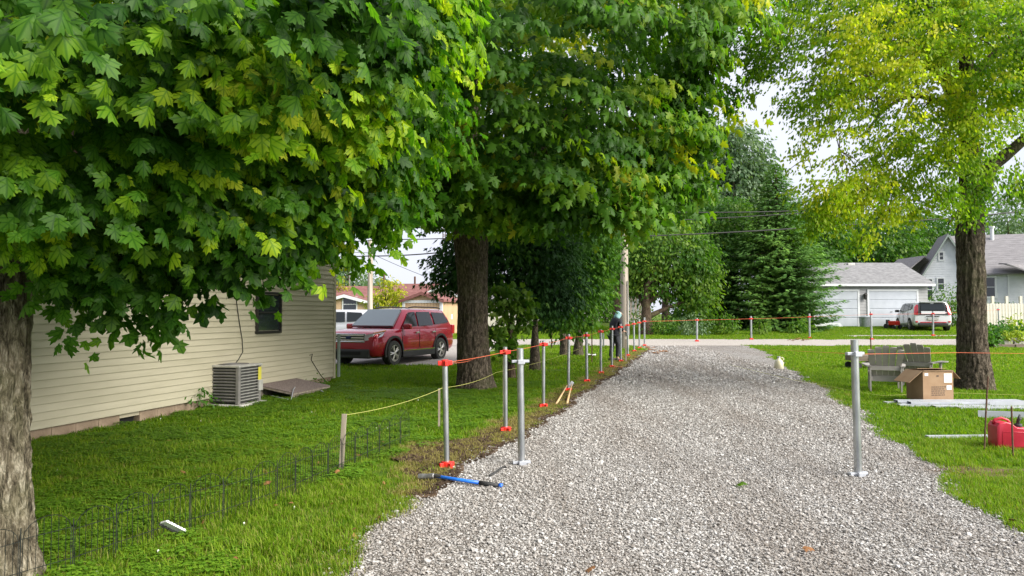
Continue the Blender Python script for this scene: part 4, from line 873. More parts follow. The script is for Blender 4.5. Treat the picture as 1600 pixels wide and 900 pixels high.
# ---- air conditioner
cn = G(379, 637); ac = thing('air_conditioner', 'grey outdoor air conditioner with louvred sides and yellow label against the cream wall', 'air conditioner', cn - HN * .36 + HW * .24, hz); ac.location.z = 0
S = .70; Hh = .72
MB().bbox((0, 0, .03), (.86, .86, .06), .01).build('pad', M['concrete'], ac)
MB().box((0, 0, .4), (S - .07, S - .07, .62)).build('coil', M['ac_dark'], ac)
for sx in (-1, 1):
    for sy in (-1, 1): MB().bbox((sx * (S / 2 - .035), sy * (S / 2 - .035), .4), (.07, .07, .66), .012).build('corner_post', M['ac_grey'], ac)
lv = MB()
for k in range(11):
    z = .13 + k * .055
    lv.box((0, -S / 2 + .012, z), (S - .14, .02, .014), Matrix.Rotation(.5, 3, 'X'))
    lv.box((S / 2 - .012, 0, z), (.02, S - .14, .014), Matrix.Rotation(.5, 3, 'Y'))
    lv.box((0, S / 2 - .012, z), (S - .14, .02, .014)); lv.box((-S / 2 + .012, 0, z), (.02, S - .14, .014))
me = None
for k in range(11):
    z = .13 + k * .055
    MB().box((0, -S / 2 + .014, 0), (S - .14, .024, .022), Matrix.Rotation(.5, 3, 'X')).build('louvre', M['ac_grey'], ac, loc=(0, 0, z))
    MB().box((S / 2 - .014, 0, 0), (.024, S - .14, .012)).build('louvre', M['ac_top'], ac, loc=(0, 0, z))
MB().bbox((0, 0, .745), (S + .03, S + .03, .04), .012).build('top_panel', M['ac_top'], ac)
tg = MB()
for k in range(7): tg.lathe([(.05 + k * .035, .768), (.05 + k * .035 + .006, .774), (.05 + k * .035 + .006, .766)], seg=28)
tg.build('fan_guard', M['ac_grey'], ac)
MB().box((S / 2 + .004, S / 2 - .06, .58), (.006, .1, .24)).build('label', M['yellow_label'], ac)
MB().bbox((S / 2 + .02, S / 2 - .06, .36), (.04, .12, .2), .006).build('service_box', M['ac_top'], ac)
# ---- shingled board leaning out from the wall + white hose
c_ = HB + HW * ((15.1 - 17.5) / .976) + HN * .40; q_ = thing('cellar_board', 'purplish shingle covered board lying tilted against the house foundation', 'board', (c_.x, c_.y, 0), hz)
bd = MB(); nb = 7
MB().bbox((0, 0, .17), (.85, 1.5, .03), .005, Matrix.Rotation(.17, 3, 'Y')).build('board_base', M['old_wood'], q_)
for k in range(6):
    MB().box((-.35 + k * .14, 0, .2 - (-.35 + k * .14) * .17), (.15, 1.5, .012), Matrix.Rotation(.2, 3, 'Y')).build('shingle', M['old_shingle'], q_)
for sx in (-.35, .35): MB().box((sx, 0, .08 - sx * .12), (.05, 1.4, .16 - sx * .2)).build('side_board', M['old_wood'], q_)
hp = [G(405, 613), G(415, 618), G(430, 624), G(455, 629), G(458, 622), G(464, 614), G(480, 610), G(497, 612), G(505, 616)]
tag(MB().tube([p + Vector((0, 0, .05 + (.12 if 4 <= i <= 6 else 0))) for i, p in enumerate(hp)], .011, 6).build('hose', M['white_plastic'], None, True), 'thin white hose looping over the shingle covered board', 'hose')
#PART3
# ================================================================ FENCE POSTS AND TOOLS
def gp(px, py): q = G(px, py); return q
def clip(parent, z, m, r=.045, h=.055, name='clamp', rz=0, lug=.04):
    mb = MB(); mb.lathe([(r, -h / 2), (r + .006, -h / 2 + .006), (r + .006, h / 2 - .006), (r, h / 2)], (0, 0, z), 16)
    for k in range(4):
        a = rz + k * math.pi / 2; mb.bbox((math.cos(a) * (r + lug / 2), math.sin(a) * (r + lug / 2), z), (lug + .01, .03, h * .72), .004, Matrix.Rotation(a, 3, 'Z'))
    return mb.build(name, m, parent)
def ring_clip(parent, z, m, r, name='clamp', tilt=0):
    mb = MB(); h = .035
    mb.lathe([(r, -h / 2), (r + .012, -h / 2 + .004), (r + .012, h / 2 - .004), (r, h / 2)], (0, 0, z), 18)
    mb.bbox((r + .03, 0, z + .005), (.06, .045, .03), .005); mb.bbox((-r - .03, 0, z + .005), (.06, .045, .03), .005); mb.bbox((0, -r - .012, z), (.08, .03, .05), .006)
    return mb.build(name, m, parent)
ordn = ['nearest', 'second', 'third', 'fourth', 'fifth', 'sixth', 'seventh', 'eighth', 'ninth', 'tenth', 'eleventh', 'twelfth']
tops = {}
def post(px, py, ptop, label, group, r=.031, lower=True, upper=True, cap_off=.0, zc=None, col='red_plastic', lowz=None, lean=0):
    b = gp(px, py); Htop = P(px, ptop, b.y).z - b.z
    t = thing('fence_post', label, 'post', b, rz=.3, group=group); t.rotation_euler = (R(random.uniform(-.8, .8)), lean + R(random.uniform(-.6, .6)), .3)
    MB().lathe([(r - .003, Htop - .1), (r - .003, -.1), (r, -.1), (r, Htop), (r - .003, Htop), (r - .003, Htop - .1)], seg=18).build('pipe', M['steel'], t, smooth=False)
    smooth_by_angle(t.children[0])
    cz = Htop - .085 if zc is None else P(px, zc, b.y).z - b.z
    if upper: clip(t, cz, M[col], r + .004, .07, 'upper_clamp')
    if lower:
        clip(t, lowz if lowz else .045, M[col], r + .012, .08, 'lower_clamp', .4, .045)
    tops[(px, py)] = Vector((b.x, b.y, b.z + cz)); return t
row = [(698, 733, 562, 567), (790, 676, 542, 550), (849, 638, 532, 538), (888, 612, 522, 528), (917, 598, 519, 524), (939, 585, 515, 518), (956, 575, 509, 514), (970, 566, 506, 511), (981, 557, 503, 508), (991, 550, 501, 506), (999, 545, 499, 504), (1007, 541, 496, 502)]
G1 = 'pipe posts with red clamps along the drive edge'
for i, (px, py, pt, pc) in enumerate(row):
    post(px, py, pt, ('galvanised pipe post with red clamps, %s in the row along the gravel drive' % (ordn[i] if i else 'nearest')) if i < 11 else 'galvanised pipe post with red clamps at the far end of the drive row', G1, r=.030 if i < 4 else .034, zc=pc, lean=R(-.6) if i == 0 else 0)
row2 = [(1089, 534, 497, 500, 'between drive end and grey bush'), (1174, 531, 494, 498, 'in front of the spruce'), (1265, 529, 490, 495, 'by the garage left corner'), (1362, 531, 487, 491, 'before the second garage door, darker than the rest'),
        (1458, 525, 486, 490, 'in front of the white car'), (1561, 512, 481, 484, 'in front of the picket fence')]
for px, py, pt, pc, wh in row2:
    post(px, py, pt, 'short galvanised post with red clamps ' + wh, 'posts with red clamps along the lane', r=.045, zc=pc)
for px, py, pt, pc, lb in [(815, 727, 544, 565, 'bare pipe post with white clamp standing in gravel among the red clamped ones'), (1341, 745, 531, 553, 'single thick pipe post with white clamp at the right edge of the drive')]:
    b = gp(px, py); t = thing('fence_post', lb, 'post', b, rz=.2, group='pipe posts with white clamps'); Ht = P(px, pt, b.y).z - b.z; r = .038
    t.rotation_euler = (0, R(-.7), .2)
    o = MB().lathe([(r - .003, Ht - .1), (r - .003, -.1), (r, -.1), (r, Ht), (r - .003, Ht), (r - .003, Ht - .1)], seg=24).build('pipe', M['steel'], t); smooth_by_angle(o)
    ring_clip(t, P(px, pc, b.y).z - b.z, M['white_plastic'], r + .002, 'upper_clamp')
    ring_clip(t, .03, M['white_plastic'], r + .004, 'lower_clamp')
    MB().lathe([(r + .03, .0), (r + .03, .012), (r + .002, .016)], seg=20).build('foot_plate', M['steel'], t)
    tops[(px, py)] = Vector((b.x, b.y, b.z + P(px, pc, b.y).z - b.z))
# strings
def sag(a, b, s, n=10): return [a.lerp(b, i / n) - Vector((0, 0, s * 4 * (i / n) * (1 - i / n))) for i in range(n + 1)]
def string(label, pts, m, r=.0035, s=.01, cat='string'):
    path = []
    for a, b in zip(pts[:-1], pts[1:]): path += sag(a, b, s)[:-1]
    path.append(pts[-1]); return tag(MB().tube(path, r, 5).build('string', M[m], None, True), label, cat)
T1 = [tops[(px, py)] for px, py, _, _ in row]
string('orange string running post to post along the top clamps of the drive row', [p + Vector((0.03, 0, .01)) for p in T1], 'string_orange', .0026)
T2 = [tops[(q[0], q[1])] for q in row2]
string('orange string tied across the far posts along the lane', [T1[-1]] + [p for p in T2], 'string_orange', .0042)
string('orange string passing the near right post, chairs and tree trunk', [P(1180, 545, 24), tops[(1341, 745)] + Vector((0, -.045, 0)), P(1500, 551, 9.2), P(1700, 554, 9.2)], 'string_orange', .0022, .0)
string('orange string running from near post back to the middle maple trunk', [T1[0], P(742, 560, 15.2)], 'string_orange', .0028, .03)
stk = gp(533, 733)
string('yellow string from the leaning wooden stake past the maple trunk', [P(534, 649, stk.y), P(692, 606, 9.6), P(775, 582, 14), P(905, 545, 20)], 'string_yellow', .0025, .05)
string('yellow string lying low over the right lawn behind the box', [P(1140, 570, 19), G(1240, 597) + Vector((0, 0, .05)), G(1375, 622) + Vector((0, 0, .05)), P(1500, 614, 14.6), P(1640, 619, 14.0)], 'string_yellow', .0035, .0)
# stakes
def stake(px, py, ptop, label, w_=.022, dx=0, m='old_wood', cat='stake', name='wooden_stake', rnd_=False):
    b = gp(px, py); Ht = P(px, ptop, b.y).z - b.z; tp = Vector((dx, 0, Ht)); mb = MB()
    if rnd_: mb.tube([(0, 0, -.1), (tp.x * .5, 0, Ht * .5), tuple(tp)], [w_, w_ * 1.05, w_], 8)
    else: mb.loft([[(x * w_ + tp.x * k, y * w_ * .7 + 0, Ht * k - .06 * (k == 0)) for x, y in ((-1, -1), (1, -1), (1, 1), (-1, 1))] for k in (0, .35, .7, 1)])
    return tag(mb.build(name, M[m], None, loc=b), label, cat)
stake(533, 735, 647, 'leaning weathered wooden stake tied with yellow string at the wire edging end', .024, .03)
stake(686, 671, 607, 'thin grey stake standing in grass left of the nearest post', .014, 0)
stake(787, 655, 560, 'thin pale stake behind the second post', .012, 0)
stake(925, 568, 512, 'thin dark stake near the white rag', .018, 0, 'rust')
stake(943, 543, 521, 'pale stake standing on the far lawn behind the posts', .03, 0, 'steel')
stake(978, 566, 530, 'pale wooden stake beside the utility pole foot', .025, 0, 'old_wood')
stake(1537, 708, 588, 'tall rusty iron rod leaning in the right lawn', .0095, .075, 'rust', 'rod', 'iron_rod', True)
stake(1583, 716, 635, 'short rusty iron rod standing before the red fuel can', .0095, -.004, 'rust', 'rod', 'iron_rod', True)
# wire edging
wf = thing('wire_edging_fence', 'low black wire garden edging with arched tops running through the grass', 'garden fence', G(230, 853)); o0 = wf.location.copy()
base = [G(*q) for q in [(-60, 950), (15, 925), (108, 897), (174, 873), (229, 853), (277, 838), (322, 825), (364, 811), (434, 785), (495, 757), (545, 733), (600, 708), (640, 690)]]
ln = [0]
for a, b in zip(base[:-1], base[1:]): ln.append(ln[-1] + (b - a).length)
npan = int(ln[-1] / .31)
def at(s):
    for i in range(len(base) - 1):
        if s <= ln[i + 1]: return base[i].lerp(base[i + 1], (s - ln[i]) / (ln[i + 1] - ln[i]))
    return base[-1]
for k in range(npan):
    a, b = at(ln[-1] * k / npan) - o0, at(ln[-1] * (k + 1) / npan) - o0; hgt = .30 + random.uniform(-.02, .02); mb = MB(); wr = .0024
    a = a + Vector((random.uniform(-.01, .01), random.uniform(-.01, .01), 0)); dirn = (b - a)
    mb.tube([a - Vector((0, 0, .05)), a + Vector((0, 0, hgt + .07))], .0036, 5)
    arch = [a.lerp(b, .04) + Vector((0, 0, 0))] + [a.lerp(b, .5 - .46 * math.cos(q)) + Vector((0, 0, hgt + .11 * math.sin(q))) for q in np.linspace(0, math.pi, 9)] + [a.lerp(b, .96)]
    mb.tube(arch, wr, 4)
    for j in range(1, 7): mb.tube([a.lerp(b, j / 7), a.lerp(b, j / 7) + Vector((0, 0, hgt + .11 * math.sin(math.acos(1 - 2 * j / 7)) * .93))], wr * .8, 4)
    for zz in (.1, hgt): mb.tube([a + Vector((0, 0, zz)), b + Vector((0, 0, zz))], wr, 4)
    mb.build('wire_panel', M['black_wire'], wf)
# small grey panel in the grass
b = G(271, 842); t = thing('plastic_panel', 'small ribbed grey plastic panel lying tilted in grass beside the wire edging', 'panel', b + Vector((0, 0, .09)), R(62)); t.rotation_euler = (R(-38), R(-18), R(-28)); t.scale = (1.5, 1.25, 1.2)
MB().bbox((0, 0, 0), (.05, .15, .012), .003).build('panel_plate', M['paper'], t)
for k in range(6): MB().box((0, -.06 + k * .024, .008), (.042, .012, .004)).build('rib', M['ac_top'], t)
MB().box((-.027, 0, -.006), (.006, .15, .02)).build('edge_strip', M['grip'], t)
# sledgehammer
a, b = G(668, 754), G(785, 764); d = (b - a); t = thing('sledgehammer', 'long blue handled sledgehammer with grey head lying on the gravel edge', 'sledgehammer', a, math.atan2(d.y, d.x)); Ls = d.length
MB().tube([(.03, 0, .075), (Ls * .4, 0, .055), (Ls * .72, 0, .04)], [.017, .017, .018], 12).build('handle', M['blue'], t, True)
MB().tube([(Ls * .7, 0, .042), (Ls * .8, 0, .037), (Ls * .96, 0, .03)], [.021, .022, .021], 12).build('grip', M['grip'], t, True)
MB().tube([(Ls * .955, 0, .031), (Ls, 0, .029)], [.023, .022], 12).build('end_cap', M['blue'], t, True)
MB().tube([(-.1, .0, .05), (-.095, .0, .05), (-.05, .0, .055), (.0, 0, .06), (.04, 0, .065), (.07, 0, .07), (.075, 0, .07)], [.024, .03, .031, .027, .031, .03, .024], 10).build('head', M['iron'], t)
MB().tube([(.06, 0, .075), (.15, 0, .073)], [.021, .019], 10).build('collar', M['grip'], t)
# pry bar
pb = [G(765, 748), G(772, 744), G(780, 738), G(786, 734), G(791, 734)]
tag(MB().tube([p + Vector((0, 0, .03)) for p in pb], [.012, .012, .011, .010, .012], 8).build('pry_bar', M['grip']), 'short bent dark pry bar lying on gravel by the white clamped post', 'pry bar')
# loppers / hammer with wooden handles
b = G(890, 612); t = thing('loppers', 'long wooden handled loppers with pale head propped at the fourth post', 'loppers', b)
for nm, a, c in [('handle', G(869, 634) + Vector((0, 0, .03)), G(886, 614) + Vector((0, 0, .16))), ('handle', G(886, 633) + Vector((0, 0, .03)), G(893, 613) + Vector((0, 0, .17)))]:
    MB().tube([a - b, a.lerp(c, .5) - b, c - b], [.022, .018, .014], 8).build(nm, M['handle_wood'], t, True)
MB().bbox((.04, 0, .17), (.07, .05, .11), .01, Matrix.Rotation(.5, 3, 'Y')).build('blade', M['white_plastic'], t)
# white rag
b = G(924, 560)
mb = MB(); nx, ny = 9, 6; vs = [(i * .045 - .2, j * .04 - .1 + .03 * math.sin(i), .05 + .07 * abs(math.sin(i * 1.3 + j * .8)) + .04 * random.random()) for i in range(nx) for j in range(ny)]
mb.add(vs, [(i * ny + j, (i + 1) * ny + j, (i + 1) * ny + j + 1, i * ny + j + 1) for i in range(nx - 1) for j in range(ny - 1)])
o = mb.build('white_rag', M['paper'], None, True, loc=b); md = o.modifiers.new('thick', 'SOLIDIFY'); md.thickness = .012; tag(o, 'crumpled white rag lying on the grass behind the fifth post', 'rag')
# debris by the end of the row
for i, (px, py) in enumerate([(1018, 548), (1035, 551), (1014, 545), (1022, 553), (985, 560), (1245, 531), (1238, 533), (1260, 533), (1470, 527), (962, 577)]):
    b = G(px, py); mb = MB()
    for k in range(9):
        a = random.uniform(0, 6.28); mb.box((random.uniform(-.2, .2), random.uniform(-.1, .1), random.uniform(.03, .09)), (random.uniform(.06, .14), random.uniform(.03, .07), .012), Matrix.Rotation(a, 3, 'Z') @ Matrix.Rotation(random.uniform(-.6, .6), 3, 'X'))
    tag(mb.build('leaf_debris', M['dry_leaf'], None, loc=b), kind='stuff')
# scattered leaves on the gravel
def ground_leaf(px, py, s, m, tint, label):
    b = G(px, py); V, Tr = MAPLE_HI; me = np_mesh('fallen_leaf', V * s + np.array((0, 0, s * .35)), Tr, M[m], {'tint': ('FLOAT', np.full(len(V), tint)), 'blade': ('FLOAT_VECTOR', V)})
    o = bpy.data.objects.new('fallen_leaf', me); link(o); o.location = b + Vector((0, 0, .03)); o.rotation_euler = (random.uniform(-.3, .3), random.uniform(-.3, .3), random.uniform(0, 6)); tag(o, label, 'leaf')
ground_leaf(1160, 763, .10, 'maple_near', .55, 'green leaf lying alone in the middle of the gravel drive')
ground_leaf(930, 898, .08, 'dry_leaf', 1, 'brown dry leaf at the bottom edge of the gravel drive')
ground_leaf(1258, 865, .07, 'dry_leaf', 1, 'brown twiggy leaf on the gravel drive near the bottom')
ground_leaf(422, 761, .08, 'dry_leaf', 1, 'brown leaf caught in grass behind the wire edging')
ground_leaf(194, 806, .08, 'dry_leaf', 1, 'reddish brown leaf in grass behind the wire edging')
# jug at the drive edge
b = G(1217, 577); t = thing('jug', 'small yellowish plastic jug standing at the right edge of the drive', 'jug', b)
MB().lathe([(.1, 0), (.13, .02), (.13, .2), (.08, .28), (.04, .31), (.04, .35)], seg=16).build('bottle_body', M['jug'], t, True)
MB().tube([(.1, 0, .24), (.15, 0, .3), (.12, 0, .34), (.04, 0, .33)], .016, 8).build('handle', M['jug'], t, True)
MB().lathe([(.046, .345), (.046, .38)], seg=14).build('cap', M['white_plastic'], t)

# ---- cardboard box
a, b = G(1436, 634), G(1497, 633); cx = G(1467, 632); W_, D_, H_ = .62, .46, P(1467, 581, cx.y).z
t = thing('cardboard_box', 'open brown cardboard box with white labels standing on white planks', 'box', (cx.x + .02, cx.y + .32, .06), R(7)); H_ -= .045
tk = .008
MB().box((0, -D_ / 2, H_ / 2), (W_, tk, H_)).build('front_panel', M['cardboard'], t); MB().box((0, D_ / 2, H_ / 2), (W_, tk, H_)).build('back_panel', M['cardboard'], t)
for s_ in (-1, 1): MB().box((s_ * (W_ / 2 - tk / 2), 0, H_ / 2), (tk, D_ - tk * 2, H_)).build('side_panel', M['cardboard'], t)
MB().box((0, 0, .01), (W_ - .02, D_ - .02, .008)).build('base_panel', M['cardboard_in'], t)
def flap(hinge, vec, wv, name='flap'):
    hinge, vec, wv = map(Vector, (hinge, vec, wv)); n = vec.cross(wv).normalized() * .004
    MB().loft([[hinge - wv / 2 - n, hinge + wv / 2 - n, hinge + wv / 2 + n, hinge - wv / 2 + n], [hinge - wv / 2 * .96 + vec - n, hinge + wv / 2 * .96 + vec - n, hinge + wv / 2 * .96 + vec + n, hinge - wv / 2 * .96 + vec + n]]).build(name, M['cardboard'], t)
flap((-W_ / 2, 0, H_), (-.27, 0, -.22), (0, D_, 0)); flap((W_ / 2, 0, H_), (.16, 0, -.16), (0, D_, 0)); flap((0, D_ / 2, H_), (0, -.3, .03), (W_, 0, 0)); flap((0, -D_ / 2, H_), (0, -.02, -.006), (W_, 0, 0))
yf = -D_ / 2 - .0065
for (x, z, w1, h1) in [(.20, H_ - .14, .16, .17), (-.24, H_ - .07, .07, .05), (.22, H_ - .32, .1, .08)]:
    lb = MB().box((x, yf, z), (w1, .003, h1)).build('label', M['paper'], t)
    if w1 > .15:
        for k in range(5): MB().box((x - .01 * (k % 2), yf - .003, z + .07 - k * .033), (w1 * .75 - .02 * (k % 3), .002, .007)).build('print_line', M['ink'], lb)
def text(s_, size, loc, m, parent, rot=(R(90), 0, 0), name='lettering', ext=.001):
    cu = bpy.data.curves.new(name, 'FONT'); cu.body = s_; cu.size = size; cu.extrude = ext; cu.align_x = 'CENTER'; cu.align_y = 'CENTER'
    tmp = bpy.data.objects.new('tmp', cu); COL.objects.link(tmp); bpy.context.view_layer.update()
    me = bpy.data.meshes.new_from_object(tmp.evaluated_get(bpy.context.evaluated_depsgraph_get())); bpy.data.objects.remove(tmp)
    me.materials.clear(); me.materials.append(m); o = bpy.data.objects.new(name, me); link(o, parent); o.location = loc; o.rotation_euler = rot; return o
MB().box((-.01, yf, H_ - .1), (.045, .002, .025)).build('print_mark', M['ink'], t)
pr = MB()
for k in range(5):
    xx = -.14
    while xx < .13 - .03 * (k % 2):
        w1 = random.uniform(.02, .06); pr.box((xx + w1 / 2, yf, H_ * .46 - k * .038), (w1, .002, .014)); xx += w1 + .014
pr.build('printed_lines', M['ink'], t)
# ---- white vinyl boards: stack
def board(L0, w_, h_, loc, rz, label=None, group=None, chan=False, parent=None, tilt=0):
    mb = MB(); th = .004
    if chan: mb.prism([(0, -w_ / 2, 0), (0, w_ / 2, 0), (0, w_ / 2, h_), (0, w_ / 2 - th, h_), (0, w_ / 2 - th, th), (0, -w_ / 2 + th, th), (0, -w_ / 2 + th, h_), (0, -w_ / 2, h_)], (L0, 0, 0))
    else:
        o_ = [(0, -w_ / 2, 0), (0, w_ / 2, 0), (0, w_ / 2, h_), (0, -w_ / 2, h_)]; i_ = [(0, -w_ / 2 + th, th), (0, w_ / 2 - th, th), (0, w_ / 2 - th, h_ - th), (0, -w_ / 2 + th, h_ - th)]
        for z0_, z1_ in ((0, 0),): pass
        mb.box((L0 / 2, -w_ / 2 + th / 2, h_ / 2), (L0, th, h_)); mb.box((L0 / 2, w_ / 2 - th / 2, h_ / 2), (L0, th, h_)); mb.box((L0 / 2, 0, th / 2), (L0, w_ - 2 * th - .0005, th)); mb.box((L0 / 2, 0, h_ - th / 2), (L0, w_ - 2 * th - .0005, th))
    o = mb.build('vinyl_board', M['white_plastic'], None, loc=loc); o.rotation_euler = (0, tilt, rz); return tag(o, label, 'board', group)
s0 = G(1410, 637); s0.z = 0
gq = 'white vinyl boards lying on the right lawn'
spec = [(-.03, -.02, 0, 2.35, 'bottom front board of the white vinyl stack under the box'), (.09, .15, 0.004, 2.3, 'bottom middle board of the white vinyl stack'), (-.09, .325, 0, 2.4, 'bottom rear board of the white vinyl stack'), (.20, .04, .044, 2.2, 'second layer front board of the white vinyl stack, shifted right'),
        (.06, .23, .048, 2.3, 'second layer rear board of the white vinyl stack'), (.50, -.20, 0, 2.1, 'long white board pushed out in front of the stack'), (.82, -.38, 0, 1.9, 'outermost short white board in front of the stack')]
for i, (dx, dy, dz, L0, lb) in enumerate(spec):
    board(L0, .14, .038, s0 + Vector((dx, dy + .1, dz + .015)), R(.5 + (i % 3) * 1.3 - 1), lb, gq)
board(2.0, .14, .1, G(1537, 655) + Vector((0, .1, .02)), R(-16), 'white U shaped vinyl channel with open end facing left', gq, True)
board(1.8, .13, .1, G(1560, 640) + Vector((0, .15, .03)), R(4), 'white U shaped channel behind the fuel can', gq, True)
board(1.05, .075, .035, G(1448, 687) + Vector((0, 0, .02)), R(3.5), 'single white board lying apart in front of the stack', gq)
# ---- red fuel can
b = G(1580, 706); t = thing('fuel_can', 'large red plastic fuel can with black spout by the rusty rods', 'fuel can', b + Vector((.07, .12, 0)), R(-8))
mb = MB(); prof = [(-.20, .02), (-.185, 0), (.185, 0), (.20, .02), (.20, .27), (.17, .285), (.03, .295), (-.03, .345), (-.10, .365), (-.17, .345), (-.20, .30)]
rings = []
for y_, s_ in ((-.12, .93), (-.112, .985), (-.09, 1), (.09, 1), (.112, .985), (.12, .93)):
    rings.append([(x * s_, y_, .16 + (z - .16) * s_) for x, z in prof])
mb.loft(rings); o = mb.build('can_body', M['gas_red'], t); smooth_by_angle(o, 32)
MB().tube([(-.19, 0, .32), (-.17, 0, .375), (-.09, 0, .395), (-.02, 0, .37), (.02, 0, .30)], .017, 10).build('handle', M['gas_red'], t, True)
mb = MB(); mb.lathe([(.038, .285), (.042, .29), (.042, .325), (.03, .33)], (.10, 0, 0), 16); mb.tube([(.10, 0, .325), (.10, 0, .36), (.115, 0, .385), (.135, 0, .40)], [.022, .018, .02, .016], 10); mb.tube([(.09, -.01, .36), (.125, 0, .44)], [.016, .013], 8)
mb.build('spout', M['grip'], t, True)
for s_ in (-1, 1): MB().tube([(-.14, s_ * .119, .06), (.14, s_ * .119, .06), (.14, s_ * .119, .24), (-.14, s_ * .119, .24), (-.14, s_ * .119, .06)], .006, 6).build('pressed_rib', M['gas_red'], t, True)

# ---- adirondack chairs
def adirondack(label, loc, rz, first=None):
    t = thing('garden_chair', label, 'chair', loc, rz, 'taupe plastic garden chairs'); m = M['taupe']
    # local: back of the chair faces -y (towards the camera), sitter looks to +y
    for k in range(5):                                # back slats, fanned, tops on an arc
        u = k - 2; x0, x1 = u * .100, u * .137; h1 = 1.03 - .028 * abs(u) ** 1.6
        wd0, wd1 = .048, .065; y0, y1 = .02, -.32; z0_ = .28
        o = MB().loft([[(x0 - wd0, y0, z0_), (x0 + wd0, y0, z0_), (x0 + wd0, y0 + .018, z0_), (x0 - wd0, y0 + .018, z0_)],
                       [(x1 - wd1, y1, h1 - .06), (x1 + wd1, y1, h1 - .06), (x1 + wd1, y1 + .018, h1 - .06), (x1 - wd1, y1 + .018, h1 - .06)],
                       [(x1 - wd1 * .9, y1 - .015, h1 - .01 - .012 * (u < 0)), (x1 + wd1 * .9, y1 - .015, h1 - .01 - .012 * (u > 0)), (x1 + wd1 * .9, y1 + .003, h1 - .01), (x1 - wd1 * .9, y1 + .003, h1 - .01)]]).build('back_slat', m, t)
    for k in range(5):
        y = .06 + k * .1; MB().bbox((0, y, .335 + k * .018), (.54, .085, .02), .004).build('seat_slat', m, t)
    for s_ in (-1, 1):
        MB().prism([(s_ * .27, .56, 0), (s_ * .27, .48, 0), (s_ * .27, .47, .56), (s_ * .27, .57, .56)], (s_ * .03, 0, 0)).build('leg', m, t)
        MB().prism([(s_ * .27, -.22, 0), (s_ * .27, -.12, 0), (s_ * .27, .0, .30), (s_ * .27, -.13, .56), (s_ * .27, -.2, .56)], (s_ * .03, 0, 0)).build('leg', m, t)
        MB().prism([(s_ * .24, -.1, .26), (s_ * .24, .55, .36), (s_ * .24, .55, .42), (s_ * .24, -.1, .34)], (s_ * .028, 0, 0)).build('side_rail', m, t)
        MB().loft([[(s_ * .25, .64, .565), (s_ * .41, .64, .565), (s_ * .41, .64, .59), (s_ * .25, .64, .59)], [(s_ * .25, .45, .565), (s_ * .42, .45, .565), (s_ * .42, .45, .59), (s_ * .25, .45, .59)], [(s_ * .27, -.22, .565), (s_ * .35, -.22, .565), (s_ * .35, -.22, .59), (s_ * .27, -.22, .59)]]).build('armrest', m, t)
    MB().bbox((0, -.155, .53), (.66, .03, .09), .006).build('back_brace', m, t); MB().bbox((0, -.02, .3), (.54, .03, .12), .006).build('lower_brace', m, t)
    t.scale = (1.02, 1.02, 1.0 if first is None else 1); return t
b = G(1397, 616); adirondack('taupe slatted plastic garden chair standing nearer, its back to the drive', b + Vector((-.02, .30, 0)), R(-24))
b = G(1444, 608); adirondack('taupe slatted garden chair turned aside, partly hidden behind the other', b + Vector((.12, .40, 0)), R(-48))
# ---- dark cart behind the chairs
b = G(1348, 562); t = thing('utility_cart', 'low dark brown utility cart with red reflector behind the near right post', 'cart', (P(1348, 550, 21).x, 21, gz(21)))
t.scale = (.8, .8, .75)
MB().bbox((0, 0, .42), (1.0, .7, .22), .02).build('tray', M['wood_edge'], t)
for s_ in (-1, 1):
    for q_ in (-1, 1): MB().lathe([(.03, -.03), (.13, -.03), (.13, .03), (.03, .03)], (s_ * .36, q_ * .38, .13), 16, Matrix.Rotation(R(90), 3, 'X')).build('wheel', M['tyre'], t)
MB().tube([(-.36, 0, .2), (-.36, 0, .36)], .03, 8).build('strut', M['rust'], t); MB().tube([(.36, 0, .2), (.36, 0, .36)], .03, 8).build('strut', M['rust'], t)
MB().bbox((.1, -.36, .42), (.12, .02, .12), .01).build('reflector', M['red_plastic'], t)
MB().tube([(.32, .0, .5), (.30, 0, 1.25)], .022, 8).build('push_bar', M['rust'], t)

# ================================================================ POLES AND WIRES
def pole(px, py, ptop, Y, r, label, lean=0):
    b = ground(P(px, 500, Y).x, Y); H_ = P(px, ptop, Y).z - b.z; t = thing('utility_pole', label, 'utility pole', b)
    o = trunk_mesh('pole_shaft', [(0, 0, -.2), (lean * .33, 0, H_ * .33), (lean * .66, 0, H_ * .66), (lean, 0, H_)], [r, r * .93, r * .86, r * .78], M['pole_wood'], t, seg=24, ridge=.012, sub=6); return t, b, H_
t, b, H_ = pole(976, 0, 270, 29, .17, 'weathered wooden utility pole behind the row of posts, close to the person')
MB().bbox((.10, -.17, .78), (.14, .09, .42), .01).build('meter_box', M['ac_grey'], t); MB().tube([(.10, -.17, 0), (.10, -.17, 2.8)], .02, 8).build('conduit', M['ac_grey'], t)
MB().bbox((0, 0, H_ - .5), (.1, 2.2, .1), .01).build('crossarm', M['pole_wood'], t)
pole(578, 0, 375, 42, .17, 'thinner grey utility pole behind the red car')
tag(None or bpy.data.objects[-1], None) if 0 else None
b = ground(P(693, 490, 60).x, 60); t = thing('antenna_mast', 'thin lattice antenna mast above the roofs beside the maple trunk', 'antenna', b); top = P(693, 355, 60).z - b.z
for k in range(3): a = k * 2.094; MB().tube([(.16 * math.cos(a), .16 * math.sin(a), 0), (.14 * math.cos(a), .14 * math.sin(a), top)], .03, 5).build('mast_leg', M['rust'], t)
mb = MB()
for i in range(int(top / .4)):
    for k in range(3):
        a = k * 2.094; c = a + 2.094; mb.tube([(.15 * math.cos(a), .15 * math.sin(a), i * .4), (.15 * math.cos(c), .15 * math.sin(c), i * .4 + .4)], .02, 4)
mb.build('lattice', M['rust'], t)
